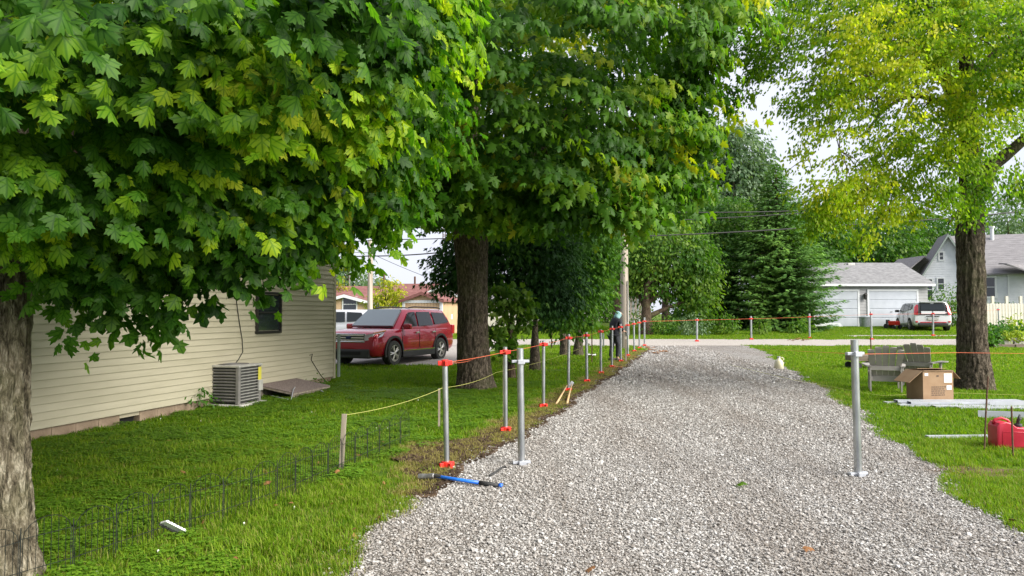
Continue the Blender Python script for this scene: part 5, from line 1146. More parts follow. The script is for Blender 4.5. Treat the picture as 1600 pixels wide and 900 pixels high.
def wire(label, pts, r=.02): # pts: (px,py,Y)
    v = [P(*p) for p in pts]; path = []
    for i, (a, c) in enumerate(zip(v[:-1], v[1:])): path += sag(a, c, .25 if (a - c).length > 10 else .05, 12)[:-1]
    path.append(v[-1]); tag(MB().tube(path, r, 5).build('overhead_wire', M['cable'], None, True), label, 'wire', 'overhead wires')
wire('top overhead wire running right from the utility pole', [(300, 320, 33), (980, 330, 29), (1500, 311, 31), (1900, 290, 33)], .022)
wire('middle overhead wire running right from the utility pole', [(980, 347, 29), (1320, 328, 30), (1600, 318, 31), (1900, 300, 32)], .02)
wire('thick lowest overhead wire running right from the utility pole', [(976, 370, 29), (1330, 351, 30), (1600, 330, 31), (1900, 308, 32)], .028)
wire('upper overhead wire on the left between cream house and maple', [(400, 372, 36), (620, 357, 33), (760, 348, 31), (976, 335, 29)], .022)
wire('second overhead wire on the left between cream house and maple', [(400, 380, 36), (620, 374, 33), (760, 368, 31), (976, 352, 29)], .022)
wire('lowest thick overhead wire on the left below the maple leaves', [(400, 401, 38), (577, 400, 37), (693, 394, 33), (800, 388, 32), (976, 372, 29)], .03)
wire('slanting service wire from the far pole down to the shed roof', [(520, 390, 42), (578, 395, 42), (670, 434, 50)], .016)
#PART4
# ================================================================ BUILDINGS BEYOND
def bld(name, label, cat, x0, x1, py0, Y, depth, wallm, eave_py, z0=None):
    a, b = P(x0, 490, Y), P(x1, 490, Y); g0 = gz(Y); t = thing(name, label, cat, ((a.x + b.x) / 2, Y, g0)); W_ = b.x - a.x; He = P(x0, eave_py, Y).z - g0
    MB().box((0, depth / 2, He / 2 - .2), (W_, depth, He + .4)).build('wall', wallm, t); return t, W_, He
def gable_x(t, W_, D_, He, Hr, m, ov=.35, y0=0, th=.09, name='roof', xo=0, z_drop=0):     # ridge runs along x
    s_ = (Hr - He) / (D_ / 2)
    MB().prism([(xo - W_ / 2 - ov, y0 - ov, He - s_ * ov), (xo - W_ / 2 - ov, y0 + D_ / 2, Hr), (xo - W_ / 2 - ov, y0 + D_ + ov, He - s_ * ov), (xo - W_ / 2 - ov, y0 + D_ + ov, He - s_ * ov + th), (xo - W_ / 2 - ov, y0 + D_ / 2, Hr + th * 1.2), (xo - W_ / 2 - ov, y0 - ov, He - s_ * ov + th)], (W_ + 2 * ov, 0, 0)).build(name, m, t)
def gable_y(t, W_, D_, He, Hr, m, ov=.3, y0=0, th=.09, name='roof', xo=0):                 # ridge runs along y, gable faces us
    s_ = (Hr - He) / (W_ / 2)
    return MB().prism([(xo - W_ / 2 - ov, y0 - ov, He - s_ * ov), (xo, y0 - ov, Hr), (xo + W_ / 2 + ov, y0 - ov, He - s_ * ov), (xo + W_ / 2 + ov, y0 - ov, He - s_ * ov + th), (xo, y0 - ov, Hr + th * 1.2), (xo - W_ / 2 - ov, y0 - ov, He - s_ * ov + th)], (0, D_ + 2 * ov, 0)).build(name, m, t)
def rake(t, W_, He, Hr, m, ov=.3, y0=0, xo=0, h=.14):
    s_ = (Hr - He) / (W_ / 2)
    for sg in (-1, 1):
        MB().prism([(xo + sg * (W_ / 2 + ov), y0 - ov - .03, He - s_ * ov - h * .6), (xo, y0 - ov - .03, Hr - h * .6), (xo, y0 - ov - .03, Hr + .06), (xo + sg * (W_ / 2 + ov), y0 - ov - .03, He - s_ * ov + .06)], (0, .028, 0)).build('rake_board', m, t)
def win(t, x, z, w_, h_, y=0, fm='white_paint', bars=1, fw=.09):
    f = MB(); f.box((x, y - .03, z + h_ / 2 - fw / 2), (w_, .07, fw)); f.box((x, y - .03, z - h_ / 2 + fw / 2), (w_, .07, fw)); f.box((x - w_ / 2 + fw / 2, y - .03, z), (fw, .068, h_ - 2 * fw)); f.box((x + w_ / 2 - fw / 2, y - .03, z), (fw, .068, h_ - 2 * fw))
    if bars: f.box((x, y - .025, z), (w_ - 2 * fw, .055, .045))
    o = f.build('window', M[fm], t)
    hh = h_ - 2 * fw
    for s_ in ((-1, 1) if bars else (0,)): MB().box((x, y - .034, z + s_ * hh / 4), (w_ - 2 * fw - .005, .01, hh / (2 if bars else 1) - .03)).build('pane', M['glass'], o)
    return o
# ---- garage
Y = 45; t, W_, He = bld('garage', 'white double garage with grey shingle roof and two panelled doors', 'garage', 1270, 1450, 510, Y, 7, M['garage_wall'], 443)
Hr = P(1370, 413, Y + 3.5).z - gz(Y); s_ = (Hr - He) / 3.5
lap = MB()
nlap = int((He - .1) / .19)
def wx(px, Y_=Y): return P(px, 490, Y_).x - t.location.x
doors = [(1274, 1340), (1358, 1432)]
DH = P(1300, 455, Y).z - gz(Y)
for k in range(nlap):                                 # lap siding boards between and over the doors
    z = .08 + k * .19
    spans = [(-W_ / 2, W_ / 2)] if z > DH + .12 else [(-W_ / 2, wx(1271)), (wx(1343), wx(1355)), (wx(1435), W_ / 2)]
    for a, b in spans:
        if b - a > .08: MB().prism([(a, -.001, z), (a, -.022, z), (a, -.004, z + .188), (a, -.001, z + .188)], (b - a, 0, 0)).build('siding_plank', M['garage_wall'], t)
for di, (a, b) in enumerate(doors):
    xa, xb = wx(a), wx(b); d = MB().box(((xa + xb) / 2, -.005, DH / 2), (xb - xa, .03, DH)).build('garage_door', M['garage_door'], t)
    for r_ in range(4):
        MB().bbox(((xa + xb) / 2, -.03, DH * (r_ + .5) / 4), (xb - xa - .02, .03, DH / 4 - .05), .012).build('door_panel', M['garage_door'], d)
    MB().bbox(((xa + xb) / 2 - (.1 if di else .5), -.06, DH * .42), (.12, .04, .04), .005).build('handle', M['ac_grey'], d)
    f = MB()
    f.box((xa - .06, -.03, DH / 2), (.12, .06, DH)); f.box((xb + .06, -.03, DH / 2), (.12, .06, DH)); f.box(((xa + xb) / 2, -.03, DH + .06), (xb - xa + .24, .06, .12)); f.build('door_frame', M['white_paint'], t)
gable_x(t, W_, 7, He, Hr, M['shingle'], .32)
rf = t.children[-1]
for k in range(15):                                   # courses of shingles on the slope we see
    u = -.32 + k * (3.82 / 15); z = He + s_ * u + .09; L0 = 3.82 / 15
    MB().prism([(-W_ / 2 - .33, u, z + .018), (-W_ / 2 - .33, u, z + .004), (-W_ / 2 - .33, u + L0, z + s_ * L0 + .004), (-W_ / 2 - .33, u + L0, z + s_ * L0 + .012)], (W_ + .66, 0, 0)).build('shingle', M['shingle'], rf)
MB().box((0, -.33, He - s_ * .32 + .03), (W_ + .66, .03, .14)).build('fascia', M['white_paint'], t)
MB().bbox((wx(1368), 3.2, Hr - .02), (.45, .3, .16), .02).build('roof_vent', M['ac_top'], t)
xl_ = wx(1351); lm = MB(); lm.lathe([(.03, 0), (.1, .06), (.12, .3), (.15, .32), (.05, .42), (.01, .46)], (xl_, -.16, DH - .55), 6); lm.box((xl_, -.05, DH - .2), (.05, .14, .04)); lm.build('wall_lantern', M['black_frame'], t)
# white boards leaning / lying at the garage corner, a bin, a small red trailer
b = ground(P(1290, 500, 44).x, 44); t = thing('board_pile', 'white boards piled flat at the left corner of the garage', 'boards', b)
for k in range(4): MB().bbox((.05 * k, .05 * k, .04 + k * .06), (2.0 - k * .15, .3, .05), .005).build('board', M['white_paint'], t)
b = ground(P(1351, 500, 43.8).x, 43.8); t = thing('trash_bin', 'dented grey metal trash bin between the two garage doors', 'bin', b); t.scale = (.8, .8, .62)
MB().lathe([(.33, 0), (.36, .02), (.42, .95), (.45, .97)], seg=20).build('bin_body', M['bin'], t); MB().lathe([(.46, .97), (.46, 1.02), (.3, 1.1), (.06, 1.14), (.05, 1.18)], seg=20).build('lid', M['bin'], t)
b = ground(P(1397, 500, 42).x, 42); t = thing('garden_tractor', 'small red garden tractor parked left of the white car', 'tractor', b, R(20)); t.scale = (.6, .6, .6)
o = MB().bbox((0, 0, .62), (.62, .9, .42), .08).build('hood', M['red_plastic'], t); MB().bbox((0, .5, .4), (.5, .5, .2), .04).build('chassis', M['grip'], t); MB().bbox((0, .75, .75), (.45, .12, .4), .04).build('seat_back', M['grip'], t)
for sx in (-1, 1):
    for y_, r_ in ((-.3, .2), (.6, .28)): MB().lathe([(.04, -.07), (r_, -.06), (r_, .06), (.04, .07)], (sx * .38, y_, r_), 18, Matrix.Rotation(R(90), 3, 'Y')).build('wheel', M['tyre'], t)
# ---- white house at the right
Y = 50; t = thing('white_house', 'white sided house with purple grey roof, front gable and tall narrow windows', 'house', (P(1560, 490, Y).x, Y, gz(Y))); g0 = gz(Y); X0 = t.location.x; t.rotation_euler = (0, 0, R(-20))
def hx(px, Y_=Y): return P(px, 490, Y_).x - X0
def hzz(py, Y_=Y): return P(1500, py, Y_).z - g0
def lap_wall(x0, x1, z0, z1, y, shape=None, m='white_wall', ex=.17):
    k = 0; z = z0
    while z < z1 - .02:
        a, b = (x0, x1) if shape is None else shape(z + ex / 2)
        if b - a > .1: MB().prism([(a, y, z), (a, y - .022, z), (a, y - .004, z + ex - .002), (a, y, z + ex - .002)], (b - a, 0, 0)).build('siding_plank', M[m], t)
        z += ex
gx0, gx1, ge, gr = hx(1455), hx(1530), hzz(430), hzz(365)
xm = (gx0 + gx1) / 2; Wg = gx1 - gx0
MB().prism([(gx0, 0, -.3), (gx1, 0, -.3), (gx1, 0, ge), (xm, 0, gr), (gx0, 0, ge)], (0, 3, 0)).build('wall', M['white_wall'], t)
lap_wall(gx0, gx1, .1, gr, -.001, lambda z: (gx0, gx1) if z < ge else (gx0 + (xm - gx0) * (z - ge) / (gr - ge), gx1 - (gx1 - xm) * (z - ge) / (gr - ge)))
gable_y(t, Wg, 2.6, ge, gr, M['shingle_brown'], .35, xo=xm); rake(t, Wg, ge, gr, M['green_trim'], .35, xo=xm, h=.22)
win(t, hx(1466), (hzz(433) + hzz(470)) / 2, .55, hzz(433) - hzz(470), 0); win(t, hx(1482.5), (hzz(432) + hzz(453)) / 2, .55, hzz(432) - hzz(453), 0)
win(t, hx(1484), hzz(398), .4, .7, 0)
mx0, mx1, me_ = hx(1525), hx(1690), hzz(424); mrz = hzz(369)
MB().box(((mx0 + mx1) / 2, 5.2, me_ / 2 - .15), (mx1 - mx0, 9, me_ + .3)).build('wall', M['white_wall'], t)
lap_wall(mx0, mx1, .1, me_ - .05, .7)
gable_x(t, mx1 - mx0, 9, me_, mrz + .5, M['shingle_brown'], .35, .7, xo=(mx0 + mx1) / 2); rf = t.children[-1]
sl_ = (mrz + .5 - me_) / 4.5
for k in range(18):
    u = -.35 + k * (4.8 / 18); L0 = 4.8 / 18; z = me_ + sl_ * u + .09
    MB().prism([(mx0 - .36, u + .7, z + .02), (mx0 - .36, u + .7, z + .003), (mx0 - .36, u + L0 + .7, z + sl_ * L0 + .003), (mx0 - .36, u + L0 + .7, z + sl_ * L0 + .012)], (mx1 - mx0 + .7, 0, 0)).build('shingle', M['shingle_brown'], rf)
win(t, hx(1549), (hzz(430) + hzz(466)) / 2, 1.25, hzz(430) - hzz(466), .69, fw=.14); win(t, hx(1640), (hzz(430) + hzz(466)) / 2, 1.25, hzz(430) - hzz(466), .69, fw=.14)
MB().tube([(hx(1580), 4.6, mrz - .6), (hx(1580), 4.6, mrz + 1.1)], .13, 12).build('vent_pipe', M['white_paint'], t); MB().tube([(hx(1580), 4.6, mrz + 1.08), (hx(1580), 4.6, mrz + 1.2)], .19, 12).build('vent_cap', M['white_paint'], t)
MB().prism([(hx(1567), -.9, hzz(415)), (hx(1605), -.9, hzz(432)), (hx(1640), -.9, hzz(432)), (hx(1640), .9, hzz(412)), (hx(1567), .9, hzz(412))], (0, 0, .1)).build('porch_roof', M['shingle_brown'], t)
MB().box((hx(1578), .6, me_ / 2), (.09, .09, me_)).build('downspout', M['white_paint'], t)
# link roof piece between garage and gable
t2 = thing('back_shed', 'small grey roofed shed between garage and white house', 'shed', ground(P(1443, 490, 52).x, 52)); gg = gz(52)
MB().box((0, 1.5, 1.6), (2.6, 3, 3.6)).build('wall', M['white_wall'], t2); gable_y(t2, 2.6, 3, P(1440, 425, 52).z - gg, P(1440, 402, 52).z - gg, M['shingle_brown'], .3)
MB().box((0, -.02, 1.2), (.9, .05, 2.2)).build('door', M['green_trim'], t2)
# hedge + picket fence + bed
b = ground(P(1575, 490, 47).x, 47)
for i, (a_, c_) in enumerate([(1542, 1550), (1554, 1572), (1578, 1596), (1600, 1640)]):
    xa, xb = P(a_, 490, 46.5).x, P(c_, 490, 46.5).x
    far_tree('hedge', ['clipped hedge piece closest to the trunk, behind the picket fence', 'second clipped hedge piece behind the picket fence', 'third clipped hedge piece behind the picket fence', 'clipped hedge piece cut by the picture edge'][i], ground((xa + xb) / 2, 47), [(((xa + xb) / 2, 47, gz(47) + .75), ((xb - xa) / 2 + .12, .5, .85)), (((xa + xb) / 2, 47, gz(47) + 1.0), ((xb - xa) / 2 + .05, .4, .55))], 800, .12, M['bg_leaf'], .04, cat='hedge', group='hedge pieces behind the fence', tintb=-.1, trunk_top=.9)
Y = 44; pf = thing('picket_fence', 'cream picket fence with closely set boards before the white house', 'fence', ground(P(1570, 490, Y).x, Y)); xa, xb = P(1535, 490, Y).x - pf.location.x, P(1720, 490, Y).x - pf.location.x
Hf = P(1570, 474, Y).z - gz(Y); pk = None; n = int((xb - xa) / .19)
me = MB().prism([(-.08, 0, .04), (.08, 0, .04), (.08, 0, Hf - .05), (0.03, 0, Hf), (-.03, 0, Hf), (-.08, 0, Hf - .05)], (0, .025, 0)).mesh('picket', M['picket'])
for k in range(n): o = bpy.data.objects.new('picket', me); link(o, pf); o.location = (xa + k * .19, random.uniform(-.006, .006), random.uniform(-.015, .015))
for z in (.35, Hf - .35): MB().box(((xa + xb) / 2, .06, z), (xb - xa, .05, .09)).build('rail', M['picket'], pf)
for px in (1553, 1575, 1597, 1640): MB().bbox((P(px, 490, Y).x - pf.location.x, .11, (Hf + .45) / 2), (.16, .12, Hf + .45), .01).build('fence_post', M['picket'], pf)
# planters
Y = 30.2; gl = gz(Y)
for i, (a_, c_, lb) in enumerate([(1564, 1579, 'grey stone planter full of lime leaves, left of the pair'), (1580, 1597, 'grey stone planter full of lime leaves, right of the pair')]):
    x0_, x1_ = P(a_, 490, Y).x, P(c_, 490, Y).x; t = thing('planter', lb, 'planter', ((x0_ + x1_) / 2, Y, gl + .12), group='planters in the plant bed'); w_ = x1_ - x0_
    MB().loft([[(-w_ * .42, -.12, 0), (w_ * .42, -.12, 0), (w_ * .42, .12, 0), (-w_ * .42, .12, 0)], [(-w_ * .5, -.16, .27), (w_ * .5, -.16, .27), (w_ * .5, .16, .27), (-w_ * .5, .16, .27)]]).build('pot', M['clay'], t)
    c = np.array((t.location.x, Y, gl + .5)); p, _, _ = ellip(55, c, (w_ * .6, .25, .22), 3); A = sprays(p, 6, .09, c, .1, lambda q_: rng.uniform(0, 1, len(q_)))
    add_leaves(t, OVAL, *A, M['lime'], far_name='foliage')
t = thing('bed_timber', 'dark timber edging board lying in front of the planters', 'timber', (P(1585, 490, 29.6).x, 29.6, gz(29.6))); MB().bbox((0, 0, .08), (1.9, .16, .16), .01).build('beam_body', M['wood_edge'], t); 
for k in (-.85, 0, .85): MB().bbox((k, -.1, .0), (.08, .04, .3), .004).build('stake', M['wood_edge'], t)
for i, (px, Y, w_, h_, mt, lb) in enumerate([(1551, 30.5, .7, 1.0, 'hosta', 'tall leafy plant beside the shade tree trunk in the bed'), (1566, 31.5, .8, 1.1, 'hosta', 'bushy green plant behind the left planter'), (1585, 32, .9, 1.3, 'lime', 'lime green plant behind the two planters'), (1604, 31, 1.0, 1.1, 'hosta', 'green plant at the picture edge beside the planters'), (1543, 29.8, .5, .6, 'hosta', 'low broad leaved plant at the left end of the bed')]):
    b = ground(P(px, 490, Y).x, Y); far_tree('bed_plant', lb, b, [((b.x, b.y, b.z + h_ * .5), (w_ / 2, w_ / 2.5, h_ / 2))], 330, .15, M[mt], .012, cat='plant', tpl=OVAL, tintb=.1, trunk_top=h_ * .6)
# ---- tan shed by the parking pad
Y = 36.5; t, W_, He = bld('garden_shed', 'tan wooden shed with white corner trim and low dark red gable roof', 'shed', 628, 692, 525, Y, 3.2, M['tan_wall'], 470)
t.rotation_euler = (0, 0, R(-14)); Hr = P(655, 459, Y).z - gz(Y)
MB().prism([(-W_ / 2, 0, He - .02), (W_ / 2, 0, He - .02), (0, 0, Hr - .06)], (0, 3.2, 0)).build('gable_wall', M['tan_wall'], t)
gable_y(t, W_, 3.2, He, Hr, M['red_roof'], .18); rake(t, W_, He, Hr, M['red_roof'], .18, h=.1)
for sx in (-1, 1): MB().bbox((sx * (W_ / 2 - .03), -.02, He / 2), (.15, .07, He), .004).build('corner_trim', M['white_paint'], t)
MB().box((0, -.02, He - .04), (W_ - .16, .06, .14)).build('trim_board', M['white_paint'], t)
k = -W_ / 2 + .12
while k < W_ / 2 - .1:
    MB().box((k, -.012, He / 2 - .05), (.145, .02, He - .14)).build('siding_plank', M['tan_wall'], t); k += .165
k = .1
while k < 3.1:
    MB().box((W_ / 2 + .012, k, He / 2 - .03), (.02, .145, He - .12)).build('siding_plank', M['tan_wall'], t); k += .165
MB().bbox((W_ / 2 + .03, 1.5, He * .55), (.03, .2, .25), .005).build('wall_box', M['paper'], t)
# long tan wall seen under the junipers
Y = 44; t, W_, He = bld('tan_outbuilding', 'long low tan building glimpsed under the juniper branches', 'building', 735, 862, 520, Y, 6, M['pink_wall'], 466)
gable_x(t, W_, 6, He, He + 1.3, M['shingle_brown'], .3)
for k in range(int(W_ / .42)): MB().box((-W_ / 2 + .2 + k * .42, -.012, He / 2), (.39, .02, He - .1)).build('wall_panel', M['tan_wall'] if k % 2 == 9 else M['picket'], t)
# ---- red roofed houses
Y = 57; t, W_, He = bld('red_roof_house', 'tan house with white trimmed gable under a long red brown roof', 'house', 470, 600, 505, Y, 9, M['tan_wall'], 470)
gable_x(t, W_, 9, He, P(560, 449, Y + 4.5).z - gz(Y), M['red_roof'], .5)
xg = P(545, 490, Y).x - t.location.x; rz_ = P(548, 462, Y).z - gz(Y)
MB().prism([(xg - 2.6, -1.4, -.2), (xg + 2.6, -1.4, -.2), (xg + 2.6, -1.4, He - .3), (xg, -1.4, rz_ - .1), (xg - 2.6, -1.4, He - .3)], (0, 4, 0)).build('gable_wall', M['tan_wall'], t)
gable_y(t, 5.2, 5, He - .3, rz_, M['red_roof'], .35, -1.4, xo=xg); rake(t, 5.2, He - .3, rz_, M['white_paint'], .35, -1.4, xo=xg, h=.3)
win(t, xg + .4, 1.5, 1.2, 1.2, -1.4)
MB().tube([(xg - 1, 4.5, 3.2), (xg - 1, 4.5, 4.4)], .06, 8).build('vent_pipe', M['ac_grey'], t); MB().tube([(xg + 2.2, 3.5, 3.0), (xg + 2.2, 3.5, 4.3)], .08, 8).build('vent_pipe', M['rust'], t)
Y = 61; t, W_, He = bld('red_roof_house', 'wider house behind with red roof ridge and chimney pipes above the shed', 'house', 604, 722, 505, Y, 9, M['brick_wall'], 472)
gable_x(t, W_, 9, He, P(640, 445, Y + 4.5).z - gz(Y), M['red_roof'], .5)
xg = P(690, 490, Y).x - t.location.x; rz_ = P(690, 446, Y).z - gz(Y)
MB().prism([(xg - 2.4, -1, -.2), (xg + 2.4, -1, -.2), (xg + 2.4, -1, He), (xg, -1, rz_ - .1), (xg - 2.4, -1, He)], (0, 4, 0)).build('gable_wall', M['pink_wall'], t)
gable_y(t, 4.8, 5, He, rz_, M['red_roof'], .35, -1, xo=xg); rake(t, 4.8, He, rz_, M['white_paint'], .35, -1, xo=xg, h=.28)
for px, tp in ((648, 432), (658, 441), (680, 415)): MB().tube([(P(px, 490, Y + 4.5).x - t.location.x, 4.5, He + .8), (P(px, 490, Y + 4.5).x - t.location.x, 4.5, P(px, tp, Y + 4.5).z - gz(Y))], .09, 8).build('vent_pipe', M['rust'], t)
# ---- rosy house beyond the junipers
Y = 66; t, W_, He = bld('pink_house', 'pale rosy house with porch columns and grey windows behind the utility pole', 'house', 905, 1010, 500, Y, 8, M['pink_wall'], 440)
gable_x(t, W_, 8, He, He + 2, M['shingle'], .4)
for px in (937, 960): win(t, P(px, 490, Y).x - t.location.x, P(900, 474, Y).z - gz(Y), 1.2, 1.5, 0)
for px in (982, 989, 996, 1003): MB().bbox((P(px, 490, Y - 1).x - t.location.x, -1.2, 1.3), (.16, .16, 2.6), .01).build('porch_column', M['white_paint'], t)
MB().box((P(992, 490, Y).x - t.location.x, -.6, 2.68), (2.2, 1.5, .15)).build('porch_roof', M['white_paint'], t)
MB().box((P(992, 490, Y).x - t.location.x, -.6, .15), (2.2, 1.5, .3)).build('porch_floor', M['concrete'], t)
MB().bbox((P(922, 490, Y).x - t.location.x, -1.5, .7), (2.0, 1.2, 1.4), .05).build('entry_steps', M['concrete'], t)
b = ground(P(926, 490, 47).x, 47); t = thing('mailbox', 'small dark mailbox on a post on the far lawn', 'mailbox', b); MB().bbox((0, 0, .5), (.09, .09, 1.0), .005).build('post', M['rust'], t); MB().bbox((0, 0, 1.1), (.5, .25, .28), .06).build('letter_box', M['black_frame'], t)

# ================================================================ VEHICLES
def wheel(t, x, y, r, wd, side, spokes=5, double=True):
    w_ = thing('wheel', None, None, (x, y, r)); w_.parent = t; w_.matrix_parent_inverse = Matrix()
    for k_ in ('label', 'category'): 
        if k_ in w_: del w_[k_]
    Rm = Matrix.Rotation(R(90), 3, 'X')
    o = MB().lathe([(r * .66, -wd / 2), (r * .93, -wd / 2), (r, -wd * .36), (r, wd * .36), (r * .93, wd / 2), (r * .66, wd / 2), (r * .66, -wd / 2)], seg=36, m=Rm, caps=False).build('tyre', M['tyre'], w_, True); smooth_by_angle(o)
    MB().lathe([(r * .3, -.02), (r * .655, -.02), (r * .655, .0), (r * .3, 0)], seg=28, m=Rm).build('brake_disc', M['car_black'], w_)
    rm = MB(); yo = side * wd * .42; prof = [(r * .60, yo - side * .04), (r * .67, yo - side * .04), (r * .67, yo + side * .012), (r * .62, yo + side * .012)]
    n = 32; rings = [[(a_ * math.cos(q), b_, a_ * math.sin(q)) for a_, b_ in prof] for q in np.linspace(0, 2 * math.pi, n + 1)]
    rm.loft(rings, caps=False)
    for k in range(spokes):
        for dq in ((-.16, .16) if double else (0,)):
            q = 2 * math.pi * k / spokes + dq; q0 = 2 * math.pi * k / spokes + dq * .3; a, b_ = Vector((r * .1 * math.cos(q0), yo + side * .005, r * .1 * math.sin(q0))), Vector((r * .63 * math.cos(q), yo - side * .005, r * .63 * math.sin(q)))
            rm.tube([a, b_], [r * .075 if not double else r * .055, r * .06 if not double else r * .05], 6)
    rm.lathe([(r * .15, -.01), (r * .16, .02), (.01, .024)], (0, yo, 0), 14, Matrix.Rotation(R(-90 * side), 3, 'X')); rm.build('rim', M['alloy'], w_)
def car_shell(t, name, st, hw, m, arches, r_arch):
    """st: stations (x, z_bottom, z_waist, z_top, half-width factor); rounded cross sections; wheel arches cut out"""
    rings = []
    for x, zb, zw, zt, f in st:
        h_ = hw * f; half = [(h_ * .80, zb), (h_ * .93, zb + .04), (h_ * .985, zb + (zw - zb) * .35), (h_, zw), (h_ * .985, zw + (zt - zw) * .5), (h_ * .95, zt - .035), (h_ * .86, zt), (h_ * .45, zt + .018)]
        rings.append([(x, y, z) for y, z in half] + [(x, -y, z) for y, z in half[::-1]])
    o = MB().loft(rings).build(name, m, t); sb = o.modifiers.new('s', 'SUBSURF'); sb.levels = sb.render_levels = 1
    cuts = []
    for x in arches:
        for s_ in (-1, 1):
            c = MB().lathe([(r_arch, -.35), (r_arch, .35)], (x, s_ * hw, r_arch - .05), 40, Matrix.Rotation(R(90), 3, 'X')).build('cut', M['car_black'], t); cuts.append(c)
            md = o.modifiers.new('b', 'BOOLEAN'); md.operation = 'DIFFERENCE'; md.object = c; md.solver = 'EXACT'
    bpy.context.view_layer.update(); me = bpy.data.meshes.new_from_object(o.evaluated_get(bpy.context.evaluated_depsgraph_get())); o.modifiers.clear(); o.data = me
    for c in cuts: bpy.data.objects.remove(c)
    me.materials.clear(); me.materials.append(m); smooth_by_angle(o, 30); return o
def cabin(t, m, xf0, xf1, xr1, xr0, zb, zt, hb, ht, name='cabin'):
    mb = MB(); g = .0; rings = []
    for z_, xa, xb_, h_ in ((zb - .12, xf0 + .1, xr0 - .02, hb * 1.0), (zb, xf0, xr0, hb), (zb + (zt - zb) * .5, (xf0 + xf1) / 2 - .01, (xr0 + xr1) / 2 - .01, (hb + ht) / 2 + .02), (zt - .05, xf1 + .05, xr1 - .03, ht + .01), (zt - .012, xf1 - .05, xr1 + .06, ht - .06), (zt + .012, xf1 - .3, xr1 + .3, ht - .25)):
        # corner-rounded outline: front centre bulges
        cr_ = .12; rings.append([(xa - cr_, h_, z_), (xa, h_ - cr_, z_), (xa + .05, 0, z_), (xa, -h_ + cr_, z_), (xa - cr_, -h_, z_), ((xa + xb_) / 2, -h_ - .015, z_), (xb_ + cr_, -h_, z_), (xb_, -h_ + cr_, z_), (xb_ - .03, 0, z_), (xb_, h_ - cr_, z_), (xb_ + cr_, h_, z_), ((xa + xb_) / 2, h_ + .015, z_)])
    mb.loft(rings); o = mb.build(name, m, t); smooth_by_angle(o, 40); return o
def quad_glass(t, pts, m, name='window', th=.012, off=None):
    pts = [Vector(p) for p in pts]; n = (pts[1] - pts[0]).cross(pts[2] - pts[0]).normalized()
    if off and n.dot(Vector(off)) < 0: n = -n
    return MB().prism([p + n * .006 for p in pts], n * th).build(name, m, t)
# ---- red SUV
Fw, Rw = Vector((-3.72, 21.9, 0)), Vector((-2.58, 24.45, 0)); hd = (Fw - Rw).normalized(); ang = math.atan2(hd.y, hd.x); left = Vector((-hd.y, hd.x, 0)); L0 = 2.86; hw = 1.0
mid = (Fw + Rw) / 2 - left * (hw - .12); mid.z = gz(23) - .01
t = thing('red_suv', 'dark red sport utility vehicle with chrome grille parked beyond the cream house', 'car', mid, ang)
A_, B_ = L0 / 2, -L0 / 2
st = [(2.42, .42, .6, .78, .80), (2.36, .30, .62, .98, .90), (2.2, .26, .66, 1.07, .965), (1.75, .27, .70, 1.12, .99), (1.1, .28, .72, 1.15, 1), (.2, .28, .72, 1.16, 1), (-1.0, .28, .72, 1.17, 1), (-1.9, .28, .74, 1.18, .99), (-2.35, .32, .74, 1.17, .96), (-2.5, .38, .72, 1.12, .90), (-2.55, .5, .72, 1.0, .86)]
car_shell(t, 'body', st, hw, M['car_red'], (A_, B_), .46)
cabin(t, M['car_red'], 1.18, .42, -2.05, -2.42, 1.12, 1.76, .93, .72)
quad_glass(t, [(1.19, .78, 1.17), (1.19, -.78, 1.17), (.49, -.63, 1.69), (.49, .63, 1.69)], M['windshield'], 'windscreen', .07, off=(1, 0, .5))
MB().tube([(1.22, .7, 1.165), (1.13, .1, 1.2)], .012, 5).build('wiper', M['car_black'], t); MB().tube([(1.22, -.1, 1.165), (1.13, -.65, 1.2)], .012, 5).build('wiper', M['car_black'], t)
quad_glass(t, [(-2.44, .68, 1.24), (-2.44, -.68, 1.24), (-2.12, -.58, 1.66), (-2.12, .58, 1.66)], M['car_glass'], 'rear_window', off=(-1, 0, .3))
